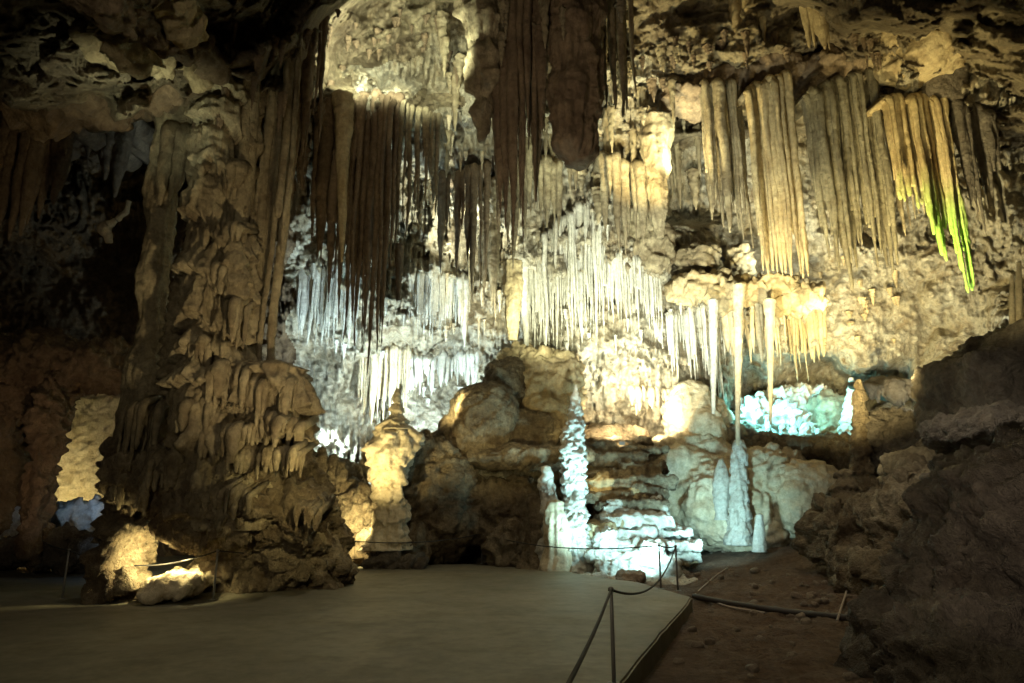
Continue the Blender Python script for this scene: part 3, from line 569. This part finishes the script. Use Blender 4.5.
# cyan grotto
mass('rock_shelf', [(800,452,24.,60,12,1.6),(846,462,23.6,30,18,1.4),(762,450,24.,22,12,1.2)], M['mound'], 'dark rock shelf under the cyan grotto', 'rock', noise=.2, kno=.1, seed=77)
mass('coral_bank', [(757,418,25.6,14,20,.6),(778,424,25.4,14,16,.6),(800,426,25.6,16,12,.6),(815,420,25.8,12,18,.5),(790,405,26.2,40,14,.6)], M['pale'], 'knobbly white coral-like bank along the back of the cyan grotto', 'calcite', kno=.34, noise=.2, fine=.12, seed=80, vox=.055)
mass('boulder', [(830,415,24.9,16,22,.6),(843,428,24.6,10,12,.4)], M['olive'], 'round dark boulder inside the cyan grotto', 'boulder', kno=.12, noise=.1, seed=81, vox=.06)
for i,(px,py,h,w,Y) in enumerate([(768,436,18,6,24.6),(783,437,12,7,24.4),(793,438,20,6,24.7),(806,438,14,9,24.4),(818,439,10,6,24.2)]):
    lathe('stalagmite', [(py-h,px-w*.3,px+w*.25),(py-h*.7,px-w*.5,px+w*.3),(py-h*.4,px-w*.35,px+w*.5),(py+6,px-w*.8,px+w*.7)], Y, M['pale'], 'small coral-like knobbly stalagmite on the floor of the cyan grotto', 'stalagmite', 'coral-like stalagmites in the cyan grotto', noise=.09, kno=.22, fine=.09, seed=80+i, ns=50, dz=.025)
lathe('stalagmite', [(378,849,853),(395,847,856),(415,843,858),(430,840,861),(448,836,866)], 23.9, M['pale'], 'pointed cyan-lit stalagmite at the right end of the grotto', 'stalagmite', tiers=.08, tl=.3, noise=.06, seed=90, ns=50, dz=.03)
lathe('stalagmite', [(380,856,861),(395,854,864),(420,854,867),(450,853,870),(480,852,876),(510,850,882),(540,845,890)], 19.6, M['mound'], 'tall brown stepped stalagmite in front of the grotto right end', 'stalagmite', tiers=.12, tl=.45, noise=.08, seed=91, ns=80, dz=.035)
lathe('stalagmite', [(472,838,852),(490,833,858),(510,830,862),(540,826,868)], 18.2, M['mound'], 'short blocky stalagmite left of the tall brown stepped one', 'stalagmite', tiers=.14, tl=.4, noise=.1, kno=.05, seed=92, ns=60, dz=.035)
#==================================================================== RIGHT FOREGROUND ROCKS
mass('rock_outcrop', [(860,545,16.5,36,30,1.2),(905,545,15.5,44,44,1.5),(828,530,17.2,14,28,.8),(890,575,15,40,24,1.2),(960,560,14,56,66,1.6),(925,512,15.5,34,34,1.2)], M['mound'], 'rugged brown outcrop overhanging the dirt on the right', 'rock', noise=.3, kno=.2, fine=.06, tiers=.12, tl=.7, seed=93, vox=.055, crack=.12)
mass('boulder', [(913,482,16.,24,26,.7,.5)], M['olive'], 'squared block with a flat pale top on the right outcrop', 'boulder', noise=.10, seed=94, fine=.03, vox=.05)
mass('rock_outcrop', [(985,395,15.5,44,40,1.6,.4),(1040,378,15,50,54,1.8,.5),(1060,430,14.5,60,60,2)], M['darkrock'], 'big dark slanting block below the lit straws at the right edge', 'rock', noise=.12, crag=.05, seed=95, vox=.1, crack=.1)
mass('rock_outcrop', [(988,432,13,50,20,1.2),(1040,440,13,40,30,1.2)], M['darkrock'], 'rounded dark ledges in the middle of the right edge', 'rock', noise=.16, kno=.03, crag=.04, seed=96, vox=.06)
mass('rock_outcrop', [(1000,492,12.3,62,28,1.3),(1045,510,12,50,50,1.5)], M['darkrock'], 'lower bulging dark ledge at the right edge above the black corner rock', 'rock', noise=.18, kno=.03, crag=.05, seed=140)
mass('rock_outcrop', [(980,600,9.5,70,70,1.2),(1060,560,9,90,110,1.6),(930,660,9.,60,50,.9),(1010,690,8,100,80,1.2)], M['darkrock'], 'black foreground rock filling the lower right corner', 'rock', noise=.25, kno=.15, seed=97, vox=.055)
mass('rock_ledge', [(900,430,20,44,14,1.2),(912,460,19,24,18,1.0),(945,450,18,24,26,1.0)], M['darkrock'], 'dark ledge under the black recess on the right', 'rock', noise=.25, kno=.12, seed=98)
pipes('stalactite', [(868,388,22.6),(932,384,22.6)], [(868,404),(932,402)], 12, M['darkrock'], 'row of stumpy dark stalactites along the black recess', 'stalactite', seed=99, jb=6, r=1.1, blunt=.4, back=1.2)
for i,(px,t,b_,w) in enumerate([(1012,276,312,6),(1019,262,312,8),(1028,268,312,8)]):
    lathe('stalagmite', [(t,px-w*.25,px+w*.25),((t+b_)/2,px-w*.4,px+w*.4),(b_+12,px-w*.5,px+w*.5)], 15.2, M['cream'], 'thin yellow-lit stalagmite on top of the right edge block', 'stalagmite', 'yellow-lit stalagmites at the right edge', noise=.03, fine=.02, seed=100+i, ns=30, dz=.03)
#==================================================================== CENTRE ROCKS
mass('rock_dome', [(486,425,23.2,34,40,1.7),(505,395,24,22,38,1.3),(470,440,23.2,30,26,1.2),(530,458,22.6,62,10,1.7),(520,440,23.4,40,30,1.2)], M['mound'], 'smooth olive dome of rock left of centre with an overhanging lip', 'rock', noise=.14, fine=.03, seed=110, crag=.05)
mass('rock_outcrop', [(545,400,24.2,30,48,1.2),(562,385,24.,18,34,1.),(520,365,24.8,16,24,.9),(548,440,23.6,26,24,1.)], M['drape'], 'cracked ochre rock with a dark edge beside the white knobbly column', 'rock', noise=.25, kno=.14, seed=111, crack=.15)
mass('rock_mound', [(430,500,22.6,44,60,1.4),(465,512,23,60,30,1.3),(405,480,22.4,24,44,.9),(512,515,22.8,44,32,1.3),(400,545,21.8,40,22,1.),(428,465,22.8,22,30,1.0),(448,486,23,24,20,.9),(520,545,22,30,24,1.),(380,548,22,30,18,.8)], M['mound'], 'big brown mound in the centre with a dark hollow at its foot', 'rock', noise=.22, kno=.12, seed=112, fine=.05, crack=.08)
root = empty('stalagmite', P(388,540,20.7)); tag(root, 'warm lit stacked stalagmite with draped folds, like a seated figure', 'stalagmite')
lathe('body', [(421,388,402),(427,382,410),(436,375,420),(447,371,418),(462,374,408),(478,374,402),(492,378,398),(505,380,402),(530,372,406),(550,366,412)], 20.7, M['cream'], parent=root, noise=.2, kno=.12, tiers=.12, tl=.7, flute=.06, seed=113, ns=90, dz=.035, yr=.7)
lathe('tip', [(389,396,399),(396,393,401),(402,394,401),(409,390,404),(414,391,403),(424,385,408),(430,380,412)], 20.7, M['cream'], parent=root, noise=.05, tiers=.1, tl=.32, seed=114, ns=50, dz=.025)
mass('rock', [(345,500,23,26,18,.9),(330,478,23.6,24,12,.8),(360,520,22.4,20,30,.8),(300,480,24,18,14,.8)], M['mound'], 'rock bank between the left mound and the warm stalagmite', 'rock', noise=.2, kno=.15, seed=115)
for i,(px,t,b_,w,Y) in enumerate([(312,452,490,12,22.8),(322,448,492,14,22.5),(334,455,492,12,22.4),(342,462,494,10,22.3),(305,462,490,10,23)]):
    lathe('stalagmite', [(t,px-w*.25,px+w*.25),(t+10,px-w*.45,px+w*.45),(b_,px-w*.6,px+w*.6)], Y, M['mound'], 'dark stump stalagmite against the cool bright hollow', 'stalagmite', 'dark stumps in the cool hollow', noise=.06, kno=.15, seed=116+i, ns=40, dz=.04)
mass('boulder', [(385,562,20.6,20,10,.5),(410,564,20.5,16,8,.4)], M['darkrock'], 'low stones along the foot of the central mound', 'boulder', noise=.1, seed=122, vox=.05)
# white knobbly column and its companion
lathe('stalagmite', [(385,575,577),(392,573,578),(402,571,580),(415,569,582),(430,565,583),(445,563,583),(470,565,584),(495,567,583),(520,565,584),(545,562,587),(575,554,592)], 20.2, M['pale'], 'tall white knobbly stalagmite glowing cyan in the centre', 'stalagmite', noise=.08, kno=.15, fine=.11, seed=123, ns=100, dz=.03)
lathe('stalagmite', [(467,542,550),(480,540,553),(500,541,555),(520,542,560),(550,540,562),(575,534,566)], 20.4, M['pale'], 'shorter white stalagmite just left of the tall knobbly one', 'stalagmite', noise=.1, kno=.16, fine=.05, seed=124, ns=70, dz=.03)
lathe('stalagmite', [(502,550,562),(520,547,563),(545,547,566),(575,542,570)], 19.9, M['cream'], 'low fluted pinkish stalagmite at the feet of the two white ones', 'stalagmite', noise=.08, flute=.10, seed=125, ns=60, dz=.03)
lathe('stalagmite', [(495,530,540),(520,527,545),(550,527,548),(575,520,552)], 20.6, M['mound'], 'brown fluted stump between the white stalagmites and the central mound', 'stalagmite', noise=.08, flute=.10, seed=126, ns=60, dz=.03)
# terraces: slabs stacked like steps
root = empty('rock_terrace', P(630,575,21)); tag(root, 'stack of pale rock slabs rising like steps behind the rope', 'rock')
SL = [(640,584,19.5,66,9,.9),(640,567,20.1,52,7,.9),(618,556,20.4,40,9,.8),(668,556,20.6,26,6,.6),(640,545,20.8,46,6,.9),(622,533,21.1,36,8,.8),(660,532,21.3,26,5,.7),(632,520,21.5,36,9,1.),(600,535,20.8,14,14,.6),(684,560,20.6,16,4,.5),
      (628,506,21.9,34,5,.9),(612,498,22.3,34,6,.9),(648,494,22.4,22,5,.9),(632,484,22.7,32,6,1.),(610,474,23.1,30,5,.9),(645,471,23.2,24,5,.9),(618,461,23.5,34,5,.9),(640,452,23.9,24,4,.9),(600,450,24,24,5,.9),(625,443,24.4,34,4,.9)]
for i, s_ in enumerate(SL):
    jx = random.uniform(-9,9); hf = random.choice((.6,.9,1.3))
    mass('slab', [(s_[0]+jx,s_[1],s_[2],s_[3]*random.uniform(.7,1.1),s_[4]*hf,s_[5],.16), (s_[0]+random.uniform(-18,18), s_[1]-s_[4]*.6, s_[2]+.2, s_[3]*random.uniform(.35,.7), s_[4]*hf*.8, s_[5]*.8, .16)], (M['mound'] if i > 9 else M['drape'] if i > 7 else M['pale']), parent=root, vox=.045, noise=.09, nf=1.1, fine=.05, kno=.03, seed=130+i, sit=1, crag=.03)
for i,(px,py,Y,w,h) in enumerate([(606,545,20.,9,14),(650,552,19.9,12,9),(612,515,21.2,10,9),(655,510,21.3,9,8),(600,488,22,12,9),(640,497,21.7,8,7)]):
    mass('slab', [(px,py,Y,w,h,.35,.3),(px+3,py-3,Y+.1,w*.6,h*1.1,.3,.4)], M['pale'] if i < 4 else M['drape'], parent=root, vox=.04, noise=.14, nf=2, fine=.05, seed=170+i, sit=1, crag=.03)
mass('core', [(625,524,22.8,40,44,1.2),(615,470,24.4,44,30,1.6),(600,440,25,50,14,1.)], M['mound'], parent=root, noise=.12, seed=151, crag=.03)
mass('boulder', [(632,577,18.6,13,6,.3,.6),(626,581,18.4,9,4,.25)], M['stone'], 'reddish brown boulder at the edge of the path in front of the terraces', 'boulder', noise=.08, seed=152, vox=.03, fine=.03, crag=.03)
# hollow wall over the steps, with small stalactites along its lip
pipes('stalactite', [(628,385),(690,392)], [(630,412),(688,405)], 14, M['cream'], 'row of small stalactites along the lip above the warm lamp', 'stalactite', seed=153, jb=7, r=.8, blunt=.2, back=1.2)
mass('rock_ledge', [(690,408,24.6,22,26,.8),(705,430,24.2,18,22,.8)], M['cream'], 'rounded grey-green bulge right of the warm lit lip', 'rock', noise=.1, seed=154, fine=.03, crag=.05)
# ceiling slabs, upper left
SY = lambda px, py, d=.35: shellY(px, py)-d
mass('ceiling_beam', [(78+q*13, -4+q*6.3, SY(78+q*13,-4+q*6.3,.45), 14, 11, .45, .4) for q in range(11)], M['brown'], 'long brown slab slanting across the upper left ceiling', 'rock', noise=.12, seed=155)
mass('ceiling_boss', [(132,50,SY(132,50),30,14,.5),(105,46,SY(105,46),26,11,.5),(158,60,SY(158,60),18,9,.4)], M['drape'], 'pale bulging patch of ceiling under the slanting slab', 'rock', noise=.2, kno=.12, seed=156)
mass('ceiling_boss', [(195,74,SY(195,74),16,9,.4)], M['drape'], 'small pale knob at the lower end of the slanting slab', 'rock', noise=.15, kno=.1, seed=157)
mass('ceiling_boss', [(180,18,SY(172,10),24,12,.6),(166,4,SY(172,10),22,12,.6)], M['drape'], 'tan pocket of rock above the slanting slab', 'rock', noise=.2, kno=.12, seed=158)
mass('ceiling_ledge', [(60,95,14.5,80,22,1.),(160,98,14.6,50,18,1.),(20,70,14,60,30,1.)], M['brown'], 'heavy brown brow of ceiling over the black left vault', 'rock', noise=.35, kno=.2, seed=159, vox=.1)
#==================================================================== SMALL REPEATS: thin stalactites in groups
def unit_stalactite(seed):
    rr = random.Random(seed); n = 26; s = np.linspace(0,1,n)
    rad = np.interp(s, [0,.08,.3,.8,1], [1.15,1.,.8,.42,.1])
    pth = np.stack([.10*np.sin(s*2+seed)*s*.4, 0*s, -s], 1)
    V_, F_ = tube(pth*S([1,1,14]), rad, 14, .45, 3.4, .9, .25, seed=seed*2.3, fine=.05)
    if seed%3 == 0:
        V2, F2 = tube((pth*S([1,1,8.5]))+S([1.0,.3,0]), rad*.8, 12, .4, 3, .9, .25, seed=seed*1.3, fine=.05); F_ = np.concatenate([F_, F2+len(V_)]); V_ = np.concatenate([V_, V2])
    return mesh_from(V_*S([1/14.,1/14.,1/14.]), np.where(F_ >= 0, F_, F_)) if False else (V_/14., F_)
UNIT = {}
def unit_mesh(k, mat):
    key = (k, mat.name)
    if key not in UNIT:
        V_, F_ = unit_stalactite(k); mb = MB(); mb.add(V_, F_); me = mb.mesh(); me.materials.append(mat); UNIT[key] = me
    return UNIT[key]
def fringe(n, x0, x1, y0, y1, lmin, lmax, w, mat, label, group, dY=.25, seed=0, lipfun=None):
    rr = random.Random(seed*7+3)
    for i in range(n):
        px = rr.uniform(x0, x1); py = rr.uniform(y0, y1) if lipfun is None else lipfun(px)+rr.uniform(-4,4)
        Y = shellY(px, py)-dY
        L = rr.uniform(lmin, lmax)*rr.uniform(.5,1.); p = P(px, py, Y); ln = L/F*Y
        o = bpy.data.objects.new('stalactite', unit_mesh(rr.randrange(12), mat)); COL.objects.link(o)
        ww = w/F*Y*rr.uniform(.6,1.3)*14/2
        o.location = (p[0], p[1]+dY*.5, p[2]+.12*ln); o.scale = (ww, ww, ln); o.rotation_euler = (0,0,rr.uniform(0,6.28))
        tag(o, label, 'stalactite', group)
fringe(30, 330, 490, 8, 70, 8, 26, 6, M['brown'], 'small dark stalactite hanging in the glowing ceiling pocket', 'small dark stalactites in the glowing pocket', seed=1)
fringe(40, 440, 520, 110, 330, 12, 36, 5, M['cream'], 'thin pale stalactite in the bright crevice between the dark curtains', 'thin pale stalactites in the bright crevice', seed=2)
fringe(30, 300, 480, 250, 400, 8, 24, 4, M['pale'], 'thin white stalactite on the cool wall left of centre', 'thin white stalactites on the cool wall', seed=3)
fringe(40, 560, 700, 200, 350, 8, 26, 4, M['pale'], 'thin white stalactite on the bright wall right of centre', 'thin white stalactites on the bright wall', seed=4)
fringe(24, 795, 900, 230, 345, 8, 24, 6, M['drape'], 'stubby ochre stalactite on the golden wall', 'stubby ochre stalactites on the golden wall', seed=5)
fringe(34, 640, 900, 30, 95, 14, 40, 8, M['brown'], 'dark stalactite on the shaded ceiling above the big curtains', 'dark stalactites above the big curtains', seed=6)
fringe(26, 230, 330, 20, 130, 16, 50, 8, M['brown'], 'dark stalactite clustered above the organ-pipe pillar', 'dark stalactites above the pillar', seed=7)
fringe(60, 430, 720, 30, 190, 30, 95, 11, M['olive'], 'long ragged stalactite of the upper middle wall', 'long ragged stalactites of the upper middle wall', seed=8, dY=.7)
fringe(30, 205, 330, 60, 150, 40, 110, 11, M['brown'], 'long ragged brown stalactite between the left columns and the ceiling', 'long ragged brown stalactites over the left columns', seed=9, dY=.8)
fringe(34, 440, 640, -12, 60, 30, 90, 12, M['olive'], 'ragged grey-brown stalactite close under the top edge of the centre', 'ragged stalactites under the top centre ceiling', seed=12, dY=1.2)
#==================================================================== FENCE
def post(px, pyt, pyb, label, h=.92, lean=0.):
    b = G(px, pyb); r = empty('rope_post', b); tag(r, label, 'post', 'posts of the rope barrier')
    mb = MB(); mb.add(*tube([b+S([0,0,0.0]), b+S([0,0,.3]), b+S([lean*.6,0,.6]), b+S([lean,0,h])], [.022,.021,.02,.019], 14)); mb.build('pole', M['metal'], r)
    mb = MB(); mb.add(*tube([b+S([0,0,.001]), b+S([0,0,.012]), b+S([0,0,.02])], [.07,.068,.03], 20)); mb.build('foot_plate', M['metal'], r)
    mb = MB(); mb.add(*tube([b+S([lean,0,h-.035]), b+S([lean,0,h-.005]), b+S([lean,0,h+.012])], [.03,.032,.014], 14)); mb.build('cap', M['metal'], r)
    return b+S([lean,0,h-.02])
pf1 = post(614,607,684,'nearest rope post, at the near edge of the concrete')
pf2 = post(678,548,591,'rope post at the outer corner of the platform')
pf3 = post(661,552,589,'rope post beside the bright floodlight at the platform corner', lean=.0)
pf4 = post(482,532,564,'thin rope post in front of the hollow of the central mound')
pf5 = post(340,537,578,'rope post in front of the warm lit ground')
pf6 = post(213,555,600,'rope post at the foot of the left mound')
pf7 = post(62,556,599,'rope post on the dim far left path')
pf8 = post(34,530,574,'leftmost rope post, beside the blue-lit rocks')
pnear = G(540,735,.9)
def rope(a, b, sag, label):
    t = np.linspace(0,1,36); p = a[None,:]*(1-t[:,None])+b[None,:]*t[:,None]; p[:,2] -= sag*4*t*(1-t)
    # path need not lie in one vertical plane along y: sweep with fixed frame
    mb = MB(); mb.add(*tube(p, np.full(36,.014), 8)); o = mb.build('barrier_rope', M['rope']); tag(o, label, 'rope', 'ropes of the barrier')
rope(pf1, pnear, .05, 'rope running from the nearest post down to the bottom edge')
rope(pf2, pf1, .35, 'sagging rope between the corner post and the nearest post')
rope(pf3, pf2, .03, 'short rope between the two corner posts')
rope(pf4, pf3, .22, 'rope passing in front of the white stalagmites')
rope(pf5, pf4, .15, 'rope in front of the central mound')
rope(pf6, pf5, .16, 'rope in front of the left rock mound')
rope(pf7, pf6, .28, 'rope crossing before the arched hollow on the left')
rope(pf8, pf7, .05, 'rope on the dim far left path')
#==================================================================== CABLES, ROOTS, DEBRIS on the dirt
def groundz(x_, y_):
    i = np.clip(np.searchsorted(gxx, x_), 0, len(gxx)-1); j = np.clip(np.searchsorted(gyy, y_), 0, len(gyy)-1)
    return float(H[j,i])
def on_ground(px, py):
    z_ = 0.
    for _ in range(8): g = G(px, py, z_); z_ = groundz(g[0], g[1])
    return S([g[0], g[1], z_])
def cable(pts, r, mat, name, label, cat, lift=.02):
    q = S([on_ground(*p) for p in pts]); t = np.linspace(0, len(q)-1, len(q)*10); k = np.arange(len(q))
    p = np.stack([np.interp(t, k, q[:,c]) for c in range(3)], 1)
    for _ in range(6): p[1:-1] = (p[:-2]+p[1:-1]*2+p[2:])/4
    p[:,2] += lift; mb = MB(); mb.add(*tube(p, np.full(len(p), r), 10, .06, 2, 3, .03)); o = mb.build(name, mat); tag(o, label, cat)
cable([(694,600),(720,604),(760,609),(800,614),(840,620),(875,626),(900,624)], .055, M['cable'], 'cable', 'thick dark cable running right across the dirt from the platform corner', 'cable', .05)
cable([(697,603),(730,611),(765,614)], .02, M['root'], 'cable', 'thin pale cable lying beside the thick dark one', 'cable')
cable([(692,595),(705,586),(716,580),(728,578)], .022, M['root'], 'cable', 'pale wire curling up from the platform corner', 'cable')
cable([(832,570),(850,583),(870,600),(884,618)], .02, M['root'], 'cable', 'pale pipe sloping down under the right outcrop', 'cable', .03)
cable([(850,578),(880,582),(900,596),(905,620)], .02, M['cable'], 'cable', 'dark wire looping under the right outcrop', 'cable', .08)
SM = []
for k in range(5):
    V_, F_ = ell((0,0,0), (1,.8,.6), 14, 9, .7); V_ = V_*(1+.25*fbm(V_*1.1+k*5, 3, k))[:,None]; mb = MB(); mb.add(V_, F_); me = mb.mesh(smooth=False); me.materials.append(M['stone']); SM.append(me)
rr = random.Random(5)
for i in range(130):
    if i < 60: px, py = rr.uniform(800,900), rr.uniform(568,625)
    elif i < 100: px, py = rr.uniform(650,800), rr.uniform(552,585)
    else: px, py = rr.uniform(670,860), rr.uniform(585,680)
    p = on_ground(px, py)
    o = bpy.data.objects.new('stone', SM[rr.randrange(5)]); COL.objects.link(o); s_ = rr.uniform(.03,.09)*(1.5 if rr.random() < .12 else 1)
    o.location = (p[0], p[1], p[2]+s_*.2); o.scale = (s_,s_,s_); o.rotation_euler = (rr.uniform(-.4,.4), rr.uniform(-.4,.4), rr.uniform(0,6.28))
    tag(o, 'small loose stone scattered on the brown dirt', 'stone', 'loose stones on the dirt')
#==================================================================== LAMPS
def floodlight(p, aim, label, lens, s=.16):
    d = (S(aim)-S(p)); yaw = math.atan2(d[1], d[0]); r = empty('floodlight', p); tag(r, label, 'floodlight')
    r.rotation_euler = (0, 0, yaw)
    def box(name, cx, cy, cz, sx, sy, sz, mat):
        bm = bmesh.new(); bmesh.ops.create_cube(bm, size=1)
        for v in bm.verts: v.co = (cx+v.co.x*sx, cy+v.co.y*sy, cz+v.co.z*sz)
        bmesh.ops.bevel(bm, geom=bm.edges[:], offset=min(sx,sy,sz)*.15, segments=2, affect='EDGES')
        me = bpy.data.meshes.new(name); bm.to_mesh(me); bm.free(); me.materials.append(mat)
        o = bpy.data.objects.new(name, me); COL.objects.link(o); o.parent = r
    box('housing', 0,0,s*.9, s*.5,s*1.5,s, M['metal']); box('lens', s*.27,0,s*.9, s*.06,s*1.3,s*.8, lens)
    box('bracket', 0,0,s*.12, s*.4,s*.8,s*.2, M['metal'])
def lamp(px, py, Y, energy, col, aim=None, ang=120, blend=.8, r=.12):
    typ = 'SPOT' if aim else 'POINT'
    l = bpy.data.lights.new('lamp', typ); l.energy = energy; l.color = col; l.shadow_soft_size = r
    o = bpy.data.objects.new('lamp', l); COL.objects.link(o); p = P(px, py, Y); o.location = p
    if aim:
        l.spot_size = math.radians(ang); l.spot_blend = blend
        o.rotation_euler = (Vector(P(*aim))-Vector(p)).to_track_quat('-Z','Y').to_euler()
    return o
WARM = (1.,.72,.36); WHITE = (.96,1.,.78); YEL = (1.,.84,.40); CYAN = (.48,.90,1.); ICE = (.66,.90,1.); GREENW = (.93,1.,.70)
floodlight(P(657,551,19.3), P(657,500,24), 'small floodlight glaring white at the foot of the terraces', M['lensw'], .13)
floodlight(P(622,447,23.), P(622,420,27), 'small warm floodlight on top of the terraces', M['lensy'], .13)
# ---- lights
CY2 = (.22,.88,1.)
lamp(655,548,18.6, 360, CYAN, (620,530,21), 150)
lamp(600,560,18.4, 620, CYAN, (575,450,20.4), 120)
lamp(592,500,18.6, 500, CYAN, (575,420,20.2), 100)
lamp(592,470,20.6, 60, YEL, (612,470,23), 110)
lamp(715,545,18.6, 800, CYAN, (708,470,24), 100, 1.)
lamp(612,430,22.9, 650, (1.,.86,.55), (615,398,26.5), 130)
lamp(650,420,23.2, 800, (1.,.86,.55), (655,395,26.5), 130)
# main wall, lit from below
lamp(600,440,14.5, 6800, WHITE, (640,220,26), 62, 1.)
lamp(700,440,14.5, 8600, WHITE, (720,225,27), 66, 1.)
lamp(830,430,14.8, 9500, YEL, (850,265,25), 66, 1.)
lamp(945,400,17.5, 2200, WHITE, (930,320,24), 90)
lamp(690,262,24.2, 700, WHITE, (700,200,28), 150)  # extra lamp added to lift the shadowed pocket
lamp(775,262,22.6, 600, WHITE, (770,220,26), 150)
lamp(830,340,22.4, 900, YEL, (850,260,26), 150)
lamp(620,380,23.4, 700, WHITE, (620,330,26), 160)
lamp(895,395,16.5, 5200, YEL, (930,205,18.5), 50, 1.)
lamp(905,360,16.6, 1300, GREENW, (955,250,18.5), 40, 1.)
lamp(790,420,15.0, 1500, YEL, (800,170,20), 60, 1.)
lamp(560,220,19.3, 900, GREENW, (560,60,21), 90, 1.)
lamp(640,200,19.5, 2000, YEL, (675,50,22), 110)
lamp(690,160,20.5, 700, GREENW, (640,120,23), 120)
lamp(905,150,15.0, 520, YEL, (910,30,18.5), 70, 1.)
# cyan grotto
lamp(750,402,24.2, 600, CY2, (765,420,25.5), 160)
lamp(795,405,24.0, 240, CY2, (805,425,25.5), 150)
lamp(838,400,23.2, 200, CY2, (850,410,24), 130)
# left of centre: cool wall
lamp(322,440,25.2, 1100, ICE, (335,470,27.5), 150)
lamp(430,440,23.8, 2800, ICE, (430,330,28), 130)
lamp(340,430,21.5, 2600, ICE, (345,310,26), 110)
lamp(540,350,20.5, 1500, GREENW, (545,260,25), 90)
lamp(468,250,24.6, 1300, WHITE, (470,180,26.5), 150)
lamp(490,330,23.4, 700, WHITE, (480,220,26.5), 120)
for q, en in ((350,1300),(400,1500),(445,700)): lamp(q,66,16.9, en, GREENW, (q+4,22,21), 125, 1., r=.3)
# centre warm
lamp(405,425,22.9, 260, YEL, (400,410,26), 160)
lamp(340,500,18.2, 800, YEL, (392,450,20.7), 70, 1.)
lamp(452,405,21.6, 260, YEL, (470,405,23.6), 120)
lamp(350,524,20.2, 500, YEL, (345,540,21.8), 150)
lamp(480,470,17.0, 420, YEL, (510,400,23.6), 70)
# left
lamp(166,556,13.5, 260, YEL, (130,568,14.2), 130)
lamp(185,556,13.8, 110, YEL, (182,590,14.0), 140)
lamp(162,540,16.5, 60, (.35,.6,1.), (165,560,17.5), 150)
lamp(80,505,21.5, 2200, YEL, (86,440,25.5), 120)
lamp(25,535,22., 500, YEL, (22,500,25), 120)
lamp(2,398,19, 60, (1.,.45,.1), (2,395,22), 140)
lamp(85,500,20.4, 9, (.35,.6,1.), (85,520,21.5), 150)
lamp(10,470,20.8, 40, (.35,.6,1.), (8,500,21.5), 150)
lamp(350,530,9.5, 1100, (1.,.80,.44), (240,290,14.2), 58, 1.)
lamp(335,470,12.0, 260, YEL, (300,480,14.4), 80, 1.)
lamp(60,300,10, 900, GREENW, (150,45,13.5), 46, 1.)
lamp(20,520,15, 120, (1.,.7,.45), (40,420,19), 90, 1.)
lamp(990,330,13.4, 130, YEL, (1018,285,15.2), 60, 1.)
lamp(835,440,15.8, 50, (1.,.9,.7), (862,450,17.6), 90, 1.)
lamp(870,300,11.5, 260, (1.,.93,.8), (990,450,13), 90, 1., r=.4)  # added spot giving the right-hand ledges light from the upper left
lamp(985,520,6, 60, (1.,.85,.75), (1000,470,13), 110, 1.)
lamp(430,400,8.0, 1400, (1.,.80,.55), (520,70,17), 50, 1.)  # added front spot to lift the near-black brown mass at top centre
# dim fill spots added without a seen source: two overhead, one behind the camera
def fill_spot(loc, energy, aim, ang):
    l = bpy.data.lights.new('fill_lamp', 'SPOT'); l.energy = energy; l.color = (1.,.88,.62); l.shadow_soft_size = .5; l.spot_size = math.radians(ang); l.spot_blend = 1.
    o = bpy.data.objects.new('fill_lamp', l); COL.objects.link(o); o.location = loc
    o.rotation_euler = (Vector(aim)-Vector(loc)).to_track_quat('-Z','Y').to_euler()
fill_spot((-1,11,14.5), 1200, (1,15,0), 95)
fill_spot((4.5,13,13), 700, (4.5,18,0), 75)
fill_spot((-3,-3,5), 900, (0,16,6), 120)
w = bpy.data.worlds.new('World'); sc.world = w; w.use_nodes = True
w.node_tree.nodes['Background'].inputs[0].default_value = (1.,.85,.6,1); w.node_tree.nodes['Background'].inputs[1].default_value = .02
cam = bpy.data.cameras.new('camera'); co = bpy.data.objects.new('camera', cam); COL.objects.link(co)
cam.sensor_width = 36; cam.lens = F/1024*36; cam.clip_end = 300; cam.clip_start = .05
co.location = (0,0,EYE); co.rotation_euler = (PI/2+PIT, 0, 0); sc.camera = co
sc.view_settings.view_transform = 'Standard'; sc.view_settings.look = 'None'; sc.view_settings.exposure = .2; sc.view_settings.gamma = 1
sc.render.engine = 'CYCLES'; sc.cycles.max_bounces = 4; sc.cycles.diffuse_bounces = 3; sc.cycles.glossy_bounces = 1; sc.cycles.sample_clamp_indirect = 3
